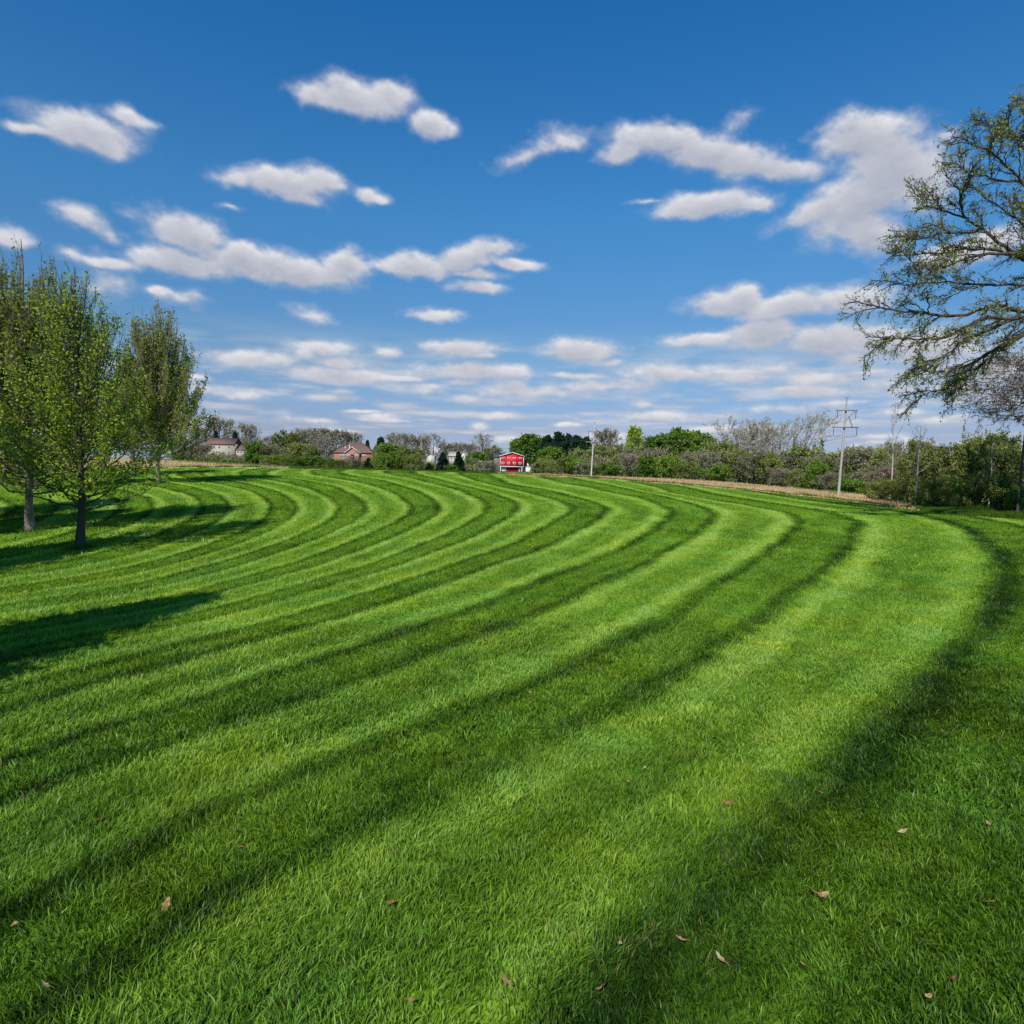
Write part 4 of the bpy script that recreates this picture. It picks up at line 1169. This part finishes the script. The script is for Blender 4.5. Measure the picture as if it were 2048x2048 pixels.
# red barn
k = 215 / F
h = site('red_barn', 1023.5, 944, 215, 'bright red barn with white trim and eight small windows above red doors', 'barn')
W2 = 23.3*k
m = MB(); m.prism([(-W2, 10.8*k), (W2, 10.8*k), (W2, 31*k), (1.2*k, 37.8*k), (-W2, 31*k)], 0, 9); m.build('wall', M_RED, h)
m = MB(); m.box((-W2 + .05, .7, -1.5), (W2 - .05, 9, 10.8*k - .01)); m.build('lower_wall', M_RED, h)
m = MB()
for s, x1 in ((-1, -W2 - .45), (1, W2 + .45)):
    xa = 1.2*k; za = 38.3*k; zo = za - (za - 31.4*k) * abs(x1 - xa) / abs(s*W2 - xa)
    v = [(xa, -.35, za), (xa, 9.4, za), (x1, 9.4, zo), (x1, -.35, zo)]; v2 = [(a, b, c + .2) for a, b, c in v]
    m.add(v + v2, [(0,1,2,3),(4,7,6,5),(0,4,5,1),(1,5,6,2),(2,6,7,3),(3,7,4,0)])
rf = m.build('roof', M_SHINGG, h)
m = MB()
for s, x1 in ((-1, -W2 - .45), (1, W2 + .45)):
    xa = 1.2*k; za = 38.3*k; zo = za - (za - 31.4*k) * abs(x1 - xa) / abs(s*W2 - xa)
    v = [(xa, -.42, za), (xa, -.42, za + .21), (x1, -.42, zo + .21), (x1, -.42, zo)]; v2 = [(a, b + .06, c) for a, b, c in v]
    m.add(v + v2, [(0,1,2,3),(4,7,6,5),(0,4,5,1),(1,5,6,2),(2,6,7,3),(3,7,4,0)])
m.build('trim', M_WHITE, rf)
m = MB()
for s in (-1, 1): m.box((s*W2 - .08, -.05, 10.8*k), (s*W2 + .08, .1, 31*k))
m.build('corner_board', M_WHITE, h)
m = MB(); m.box((-W2 - .1, -.5, 10.0*k), (W2 + .1, .0, 11.4*k)); m.build('canopy', M_WHITE, h)
for x in (-18, -6.5, 4.8, 16.5): win_grid(h, x*k, 28*k, 5.6*k, 2.7*k, 0, M_WHITE, M_RED, fr=.10, bars=(1, 1))
for x in (-18, -6.8, 4.8, 16.2): win_grid(h, x*k, 17.8*k, 5.6*k, 4.2*k, 0, M_WHITE, M_GLASS, fr=.12, bars=(1, 1))
m = MB(); m.box((-21*k, .5, 0), (-11*k, .68, 8.6*k)); 
for z in (2.1, 4.3, 6.5): m.box((-20.8*k, .47, z*k - .03), (-11.2*k, .5, z*k + .03))
m.build('garage_door', M_WHITE, h)
for x0, x1 in ((-10, -2.2), (-1.8, 5), (5.4, 12.6)):
    m = MB(); m.box((x0*k, .55, 0), (x1*k, .68, 8.8*k)); m.box((x0*k, .5, 4.2*k), (x1*k, .549, 4.9*k)); m.build('door', M_REDD, h)
m = MB(); m.box((13.4*k, .52, 0), (17*k, .68, 8.6*k)); m.build('side_door', M_WHITE, h)
for x in (-W2 + .12, 20*k): 
    m = MB(); m.box((x - .1, -.42, -1), (x + .1, -.22, 10*k - .01)); m.build('post', M_WHITE, h)
# lower wing with dark roof, left behind
m = MB(); m.box((-36*k, 4, -1), (-W2 - .02, 12, 30*k)); m.build('wing_wall', M_SHADE, h)
m = gable_roof(-36*k, -W2 - .1, 4, 12, 30*k, 38*k, 'x', over=.3); m.build('wing_roof', M_SHINGG, h)
# pale wall to the right
h2 = site('concrete_wall', 1054, 944, 217, 'pale concrete retaining wall right of the red barn', 'wall')
m = MB(); m.box((-7*k, 0, -1.2), (8*k, .35, 9.6*k)); m.box((-7.2*k, -.06, 9.6*k), (8.2*k, .41, 10.8*k)); o = m.build('retaining_wall', M_CONC, h2)
h3 = site('water_tank', 1055, 934, 224, 'small white domed tank above the concrete wall', 'tank')
m = MB(); m.tube([(0,0,-2.2),(0,0,4.5*k),(0,0,6*k),(0,0,7*k),(0,0,7.4*k)], [2.6*k,2.6*k,2.2*k,1.2*k,.05], 14); m.build('tank_body', M_WHITE, h3, smooth=True)
m = MB(); m.tube([(0,0,7.3*k),(0,0,8.6*k)], .18, 8); m.build('cap', M_RED, h3)
# low feed trough/planks by the flowering shrub
h4 = site('timber_stack', 1003, 949.5, 120, 'low pale stack of planks on the grass left of the barn', 'planks')
kk = 120 / F
for i in range(4):
    m = MB(); m.box((-5*kk + .05*i, -.3 + .02*i, -.06 + i*.09), (5*kk - .07*i, .3, .02 + i*.09)); m.build('plank', M_CONC, h4)

# ------------------------------------------------------------------ utility poles
def utility_pole(px, row, top, depth, label, arms, lean=(0, 0), r=.16, rz=0.0, brace=True, mat=None):
    P = at_depth(px, row, depth); T = at_depth(px, top, depth)
    z0 = tz(P[0], P[1]); z0 = min(z0, P[2])
    root = empty('utility_pole', (P[0], P[1], z0), rz); tag(root, label, 'utility pole', 'utility poles along the fields')
    H = T[2] - z0
    L = lambda z: np.array([lean[0] * z / H, lean[1] * z / H, z])
    m = MB(); m.tube([L(-.6), L(0), L(H*.5), L(H)], [r*1.15, r*1.1, r*.85, r*.6], 10); m.build('pole', mat or M_WOODP, root, smooth=True)
    ends = []
    for (zr, half, kind) in arms:
        z = H * zr; c = L(z)
        m = MB(); m.box((c[0]-half, -r-.14, z-.05), (c[0]+half, -r+.02, z+.05)); arm = m.build('crossarm', M_STEEL if kind else M_WOODP, root)
        for s in (-1, 1):
            x = c[0] + s * (half - .12)
            if kind == 'hang':
                m = MB()
                n = 7; zz = np.linspace(z - .08, z - .72, 2 * n)
                m.tube([(x, -r-.06, q) for q in zz], [.038 if i % 2 else .018 for i in range(2 * n)], 8)
                m.build('insulator', M_PORC, arm); ends.append(np.array([x, -r-.06, z - .72]))
            else:
                m = MB(); m.tube([(x, -r-.06, z+.09), (x, -r-.06, z+.2), (x, -r-.06, z+.28), (x, -r-.06, z+.32)], [.03, .07, .06, .02], 8)
                m.build('insulator', M_PORC, arm); ends.append(np.array([x, -r-.06, z+.32]))
    if brace and len(arms) == 2:
        za, zb = H * arms[0][0], H * arms[1][0]; ca, cb = L(za), L(zb); ha, hb = arms[0][1], arms[1][1]
        m = MB()
        m.tube([(ca[0] + ha*.8, -r-.2, za), (cb[0] - hb*.05, -r-.2, (za+zb)/2 - .1)], .045, 6)
        m.tube([(ca[0] + ha*.1, -r-.26, (za+zb)/2 + .2), (cb[0] + hb*.45, -r-.26, zb)], .045, 6)
        m.build('brace', M_STEEL, root)
    m = MB(); m.tube([L(H - .02), L(H + .35)], .035, 6); m.tube([L(H+.3) + [-.14,0,0], L(H+.34) + [.14,0,0]], .04, 6); m.build('cap', M_STEEL, root)
    cr, sr = math.cos(rz), math.sin(rz)
    return root, [np.array([P[0] + e[0]*cr - e[1]*sr, P[1] + e[0]*sr + e[1]*cr, z0 + e[2]]) for e in ends] + [np.array([P[0] + lean[0], P[1], z0 + H + .3])]
pl = []
pl.append(utility_pole(1676, 998, 802, 57, 'tall grey wooden pole with two crossarms at the edge of the tan strip, nearest', [(.905, .92, 'hang'), (.735, 1.12, 'hang')], lean=(.30, 0), r=.11))
pl.append(utility_pole(1182, 956, 850, 90, 'pale wooden pole with two crossarms in the middle of the photo', [(.88, .85, 'hang'), (.68, 1.05, 'hang')], lean=(.28, 0), r=.10, mat=M_PALEP))
pl.append(utility_pole(955, 930, 880, 195, 'short-looking far pole left above the red barn', [(.78, 1.3, 'pin')], r=.13, brace=False))
pl.append(utility_pole(842, 922, 862, 205, 'thin far pole with one crossarm above the garden shed', [(.92, .95, 'pin')], r=.11, brace=False))
pl.append(utility_pole(790, 920, 868, 225, 'far pole with a wide crossarm in the bare trees right of the brick house', [(.74, 1.7, 'pin')], r=.12, brace=False))
def wire(A, B, sag, r, label):
    t = np.linspace(0, 1, 24)[:, None]
    P = A + (B - A) * t; P[:, 2] -= sag * 4 * (t * (1 - t))[:, 0]
    c = P[0].copy(); m = MB(); m.tube(P - c, r, 4)
    o = m.build('power_line', M_WIRE, loc=c); tag(o, label, 'power line', 'power lines between the poles')
names = ['upper left', 'upper right', 'lower left', 'lower right']
for i in range(4):
    A = pl[0][1][i]; B = pl[1][1][i]
    wire(A, B, 1.2, .013, 'thin wire from the %s insulator of the nearest pole to the middle pole' % names[i])
    C_ = A + (A - B) * np.array([.9, .9, 0]) + np.array([0, 0, -.2])
for i in range(2):
    wire(pl[1][1][i], pl[2][1][i], 1.2, .014, 'thin wire from %s insulator of middle pole towards the barn pole' % names[i])

# ------------------------------------------------------------------ dead leaves on the lawn
M_DEAD = leaf_mat('dead_leaf', [(.22, .09, .03), (.40, .21, .08), (.54, .34, .17), (.62, .46, .28)], .3, .8)
LEAVES = [(248,1303,.8),(330,1290,.8),(141,1343,.8),(163,1454,.9),(200,1653,1.3),(281,1783,1),(332,1826,1.4),(30,1866,1.3),(90,1990,1.2),(755,1434,.8),(873,1335,.8),(480,1709,1),
 (782,1822,1.3),(1059,1393,1),(1240,1354,.9),(1334,1266,.9),(1254,1574,1.1),(1289,1547,1),(1276,1630,.9),(1456,1620,1.4),(1546,1460,.9),(1633,1506,1),(1640,1596,1),(1627,1800,1.1),(1645,1805,1.3),
 (1805,1676,1.1),(1885,1472,.9),(1976,1660,.9),(1971,1820,1.2),(1015,1984,1.7),(1197,1997,1),(1360,1895,1.3),(1440,1936,1.3),(1607,1948,1.2),(1904,1977,1),(1855,2012,1.3),(820,2020,1.1),(1240,1905,1)]
for i, (px, py, s) in enumerate(LEAVES):
    p = ground_hit(px, py)
    rg = np.random.default_rng(900 + i)
    L = .022 * s * rg.uniform(.75, 1.3); n = 7
    t = np.linspace(-1, 1, n); w = (1 - t ** 2) ** .7 * (.42 + .14 * np.cos(t * 7)) 
    curl = rg.uniform(.2, .6)
    top = np.stack([t * L, w * L, curl * L * (t ** 2) + .35 * L * w], -1); bot = np.stack([t * L, -w * L, curl * L * (t ** 2) + .35 * L * w], -1); midv = np.stack([t * L, 0 * t, curl * L * t ** 2], -1)
    V = np.concatenate([top, midv, bot])
    fs = [(j, j+1, n+j+1, n+j) for j in range(n-1)] + [(n+j, n+j+1, 2*n+j+1, 2*n+j) for j in range(n-1)]
    root = empty('dead_leaf', (p[0], p[1], p[2] + .040), rg.uniform(0, 6.28))
    root.rotation_euler = (rg.uniform(-.5, .5), rg.uniform(-.4, .4), rg.uniform(0, 6.28))
    mb = MB(); mb.add(V, fs, np.full(len(V), rg.uniform(.25, .95))); mb.build('blade', M_DEAD, root, smooth=True)
    mb = MB(); mb.tube([(-L*1.5, 0, .4*L), (-L, 0, curl*L), (0, 0, .005)], [.0016, .0016, .001], 5, .2); mb.build('stalk', M_DEAD, root)
    tag(root, 'curled tan dead leaf lying on the mown grass', 'leaf', 'dead leaves scattered over the lawn')

# ------------------------------------------------------------------ sky, clouds, sun
SUN_TO = Vector((.33, .944, 0)).normalized()      # horizontal direction the light travels
SUN_EL = RAD(43)
ld = bpy.data.lights.new('sun', 'SUN'); ld.energy = 5.0; ld.angle = RAD(.5); ld.color = (1, .955, .88)
sun = bpy.data.objects.new('sun', ld); COL.objects.link(sun)
dvec = Vector((SUN_TO.x * math.cos(SUN_EL), SUN_TO.y * math.cos(SUN_EL), -math.sin(SUN_EL)))
sun.rotation_euler = dvec.to_track_quat('-Z', 'Y').to_euler()
sun.location = (0, 0, 60)

CL = [ # x, y, rx, ry, rot(deg), weight  in 1932-px photo units
 (165,247,100,36,0,1),(50,240,60,12,0,.8),(195,274,42,22,0,.9),(245,222,42,22,0,.85),
 (590,176,46,28,0,.95),(660,186,100,34,0,1),(730,178,44,26,0,.9),
 (812,240,38,27,10,.95),(848,250,20,13,0,.6),
 (1015,285,70,20,-15,.55),(1062,266,38,16,10,.5),
 (450,338,46,22,0,.65),(540,345,90,30,0,.95),(612,338,42,24,0,.85),(572,374,48,16,0,.8),(432,386,20,6,0,.4),
 (690,370,22,20,0,.85),(716,373,18,11,0,.8),
 (150,408,52,24,15,.75),(205,440,46,18,25,.65),(22,446,54,18,0,.75),
 (352,438,82,38,10,.95),(210,497,56,14,0,.9),(350,496,118,27,0,1.1),(460,488,100,30,0,1.15),(560,515,118,28,0,1.1),(655,503,46,30,0,1),
 (790,502,84,24,0,1),(880,490,76,26,-12,1),(932,470,46,20,0,.9),(970,496,52,11,5,.8),(900,518,50,12,0,.8),(900,542,52,12,0,.8),
 (135,482,38,14,20,.5),(200,540,46,24,0,.4),(303,549,25,12,0,.75),(345,560,46,14,0,.4),(590,596,38,13,12,.5),(815,595,62,13,0,.75),
 (605,656,56,15,0,.7),(640,686,46,12,0,.75),(735,668,30,12,0,.65),(868,658,80,18,0,.95),(1095,660,74,23,0,1),(1152,682,28,9,0,.6),
 (470,676,100,17,-3,.75),(640,708,110,15,0,.9),(900,701,130,18,0,.85),(1270,705,120,20,0,.6),(1390,710,70,18,0,.75),(1550,712,90,18,0,.65),
 (1250,265,92,33,8,1.05),(1350,295,130,38,10,1.1),(1452,317,100,26,12,1),(1180,286,44,22,-10,.9),
 (1330,386,100,26,0,1),(1402,386,54,20,0,.9),(1218,378,36,7,0,.5),
 (1615,260,75,50,10,1),(1685,305,85,75,20,1),(1640,372,125,60,-20,1.05),(1555,396,90,26,-10,1),(1645,440,70,44,20,.9),(1730,340,60,80,0,.8),
 (1850,462,130,30,-5,.9),(1410,218,34,18,0,.35),
 (1370,576,70,26,0,.9),(1402,560,34,20,0,.85),(1500,576,120,24,-5,.95),(1605,566,90,26,0,.85),
 (1320,642,80,14,0,.85),(1440,630,78,30,0,1.05),(1560,640,100,30,0,1.1),(1650,642,90,30,0,1),(1750,652,110,32,0,.9),
 (450,745,60,12,0,.7),(620,750,56,12,0,.75),(1000,740,130,14,0,.6),(1130,730,110,14,0,.6),(935,785,40,9,0,.7),(1240,785,60,11,0,.7),(700,785,60,8,0,.5),(1480,770,90,12,0,.6),(1690,735,80,14,0,.6),(880,752,34,10,0,.6),(1900,700,120,30,0,.6),
]
def fbm(x, y, oct, seed, gain=.5):
    v = 0; a = 1; t = 0
    for o in range(oct):
        v = v + a * vnoise(x * 2 ** o + 17.3 * o, y * 2 ** o + 9.1 * o, 1.0, seed + o); t += a; a *= gain
    return v / t
def build_sky():
    # cloud layer: a far dome in front of the blue sky, cloud cover and shading stored on its vertices
    NX, NY = 1150, 520
    az = np.linspace(RAD(-62), RAD(62), NX); el = np.linspace(RAD(-.4), RAD(50), NY)
    A, E_ = np.meshgrid(az, el, indexing='ij')
    ad, ed = np.degrees(A), np.degrees(E_)
    wx = (fbm(ad / 5, ed / 3, 3, 300) - .5) * .7 + (fbm(ad / 1.6, ed / 1.1, 4, 310) - .5) * 1.0
    wy = (fbm(ad / 5, ed / 3, 3, 320) - .5) * .4 + (fbm(ad / 1.6, ed / 1.1, 4, 330) - .5) * .75
    wx = wx - wx.mean(); wy = wy - wy.mean()
    lowk = np.clip(ed / 14, .25, 1) * .8
    wx = wx * (.4 + .6 * lowk); wy = wy * lowk
    fld = np.full(A.shape, -1.0)
    rg = np.random.default_rng(404)
    low = []
    for i in range(85):
        yy = rg.uniform(665, 850); far = (yy - 665) / 185
        low.append((rg.uniform(-80, 2010), yy, rg.uniform(22, 95) * (1 - .45 * far), rg.uniform(5, 15) * (1 - .45 * far), rg.uniform(-3, 3), rg.uniform(.45, .95)))
    for (x, y, rx, ry, rot, wt) in CL + low:
        px, py = x * 1.06, y * 1.06
        d = ray(px, py); a0 = math.degrees(math.atan2(d[0], d[1])); e0 = math.degrees(math.asin(d[2]))
        d1 = ray(px + 20, py); d2 = ray(px, py - 20)
        ka = abs(math.degrees(math.atan2(d1[0], d1[1])) - a0) / 20; ke = abs(math.degrees(math.asin(d2[2])) - e0) / 20
        SX = rx * 1.06 * ka * 1.27; SY = ry * 1.06 * ke * 1.27
        dx = ad + wx - a0; dy = ed + wy - e0
        c, s_ = math.cos(RAD(-rot)), math.sin(RAD(-rot))
        u = (c * dx + s_ * dy) / SX; v = (-s_ * dx + c * dy) / SY
        v = np.where(v < 0, v * 1.12, v)
        q = np.maximum(wt * (1 - np.sqrt(u * u + v * v)), -1)
        kk = .16; h_ = np.maximum(kk - np.abs(fld - q), 0) / kk
        fld = np.maximum(fld, q) + h_ * h_ * kk * .25
    nz = fbm(ad / 2.2, ed / 1.35, 6, 340, .58)
    nf = fbm(ad / .7, ed / .45, 5, 350, .6)
    D = fld + (nz - .5) * .64 + (nf - .5) * .20
    def ss(x, a, b):
        t = np.clip((x - a) / (b - a), 0, 1); return t * t * (3 - 2 * t)
    alpha = ss(D, -.05, .58) * .97
    # thin veil around the clouds
    alpha = np.maximum(alpha, ss(fld + (nz - .5) * .9, -.18, .5) * .42)
    # far cloud streets low over the land
    ee = np.maximum(E_, RAD(.5))
    X = np.tan(A) / np.tan(ee); Y = 1 / np.tan(ee)
    h1 = fbm(X / 1.9 + 40, Y / 1.7, 6, 360, .56)
    hm = ss(ed, 12.0, 6.0) * ss(ed, -.2, 1.2)
    h2 = fbm(ad / 3.4, ed / .55, 5, 372, .55)
    ha = ss(.55 * h1 + .45 * h2, .41, .64) * hm * .66
    # shading: a cloud is brightest where little cloud lies above it
    de = np.degrees(el[1] - el[0]); occ = np.zeros_like(alpha)
    for st in (1, 2, 3, 5, 7, 10, 14):
        sh = np.zeros_like(alpha); sh[:, :-st] = np.clip(D[:, st:], 0, 1.2) * (st / 14) ** .3; occ += sh
    lit = np.exp(-.26 * occ) + (nz - .5) * .35 + (nf - .5) * .22
    lit = lit * (.75 + .25 * ss(D, 0, .5)) 
    lit = np.clip(lit * .95 + .02, 0, 1)
    al = 1 - (1 - alpha) * (1 - ha)
    litc = np.where(al > 1e-3, (lit * alpha + (.50 + 1.0 * (h2 - .5)) * ha * (1 - alpha)) / np.maximum(al, 1e-3), .4)
    R = 8000.0
    P = np.stack([R * np.sin(A) * np.cos(E_), R * np.cos(A) * np.cos(E_), R * np.sin(E_)], -1)
    m, nt, out = new_mat('cloud_layer')
    a_ = attr(nt, 'cover'); l_ = attr(nt, 'lit')
    col = ramp(nt, l_, [(.0, (.33, .36, .47)), (.35, (.45, .475, .56)), (.65, (.60, .61, .67)), (1.0, (.84, .84, .86))])
    em = nt.nodes.new('ShaderNodeEmission'); nt.links.new(col, em.inputs['Color'])
    tr = nt.nodes.new('ShaderNodeBsdfTransparent'); mx = nt.nodes.new('ShaderNodeMixShader')
    nt.links.new(a_, mx.inputs[0]); nt.links.new(tr.outputs[0], mx.inputs[1]); nt.links.new(em.outputs[0], mx.inputs[2])
    nt.links.new(mx.outputs[0], out.inputs['Surface'])
    try: m.cycles.emission_sampling = 'NONE'
    except Exception: pass
    mb = MB(); mb.add(P, grid_faces(NX, NY))
    o = mb.build('sky', m, smooth=True)
    add_attr(o.data, 'cover', al.ravel()); add_attr(o.data, 'lit', litc.ravel())
    tag(o, kind='structure')
build_sky()

def build_world():
    w = bpy.data.worlds.new('World'); scene.world = w; w.use_nodes = True
    nt = w.node_tree; nt.nodes.clear()
    out = nt.nodes.new('ShaderNodeOutputWorld'); bg = nt.nodes.new('ShaderNodeBackground')
    nt.links.new(bg.outputs[0], out.inputs['Surface'])
    sky = nt.nodes.new('ShaderNodeTexSky'); sky.sky_type = 'NISHITA'; sky.sun_disc = False
    sky.sun_elevation = SUN_EL; sky.sun_rotation = math.atan2(-SUN_TO.x, -SUN_TO.y)
    sky.air_density = 1.0; sky.dust_density = .4; sky.ozone_density = 2.0; sky.altitude = 200
    tc = nt.nodes.new('ShaderNodeTexCoord'); sep = nt.nodes.new('ShaderNodeSeparateXYZ')
    nt.links.new(tc.outputs['Generated'], sep.inputs[0])
    # colour grade of the sky by elevation: deeper, more saturated blue as in the photo
    G = [(0, (.47, .61, 1.1)), (2.6, (.49, .53, .82)), (9.9, (.55, .775, .92)), (12.3, (.46, .78, 1.01)), (20.1, (.37, .95, 1.28)), (34, (.17, .88, 1.41)), (50, (.14, .86, 1.46))]
    gr = ramp(nt, sep.outputs[2], [(math.sin(RAD(e)), tuple(c / 1.5 for c in col)) for e, col in G])
    c = mixc(nt, 1.0, sky.outputs[0], gr, 'MULTIPLY')
    nt.links.new(c, bg.inputs['Color'])
    bg.inputs['Strength'].default_value = .10 * 1.5
build_world()

scene.view_settings.view_transform = 'Standard'
scene.view_settings.look = 'None'
scene.view_settings.exposure = 0
scene.view_settings.gamma = 1
scene.render.resolution_x = 1024; scene.render.resolution_y = 1024
scene.cycles.max_bounces = 6; scene.cycles.diffuse_bounces = 3; scene.cycles.glossy_bounces = 2; scene.cycles.transmission_bounces = 3
scene.cycles.use_adaptive_sampling = True
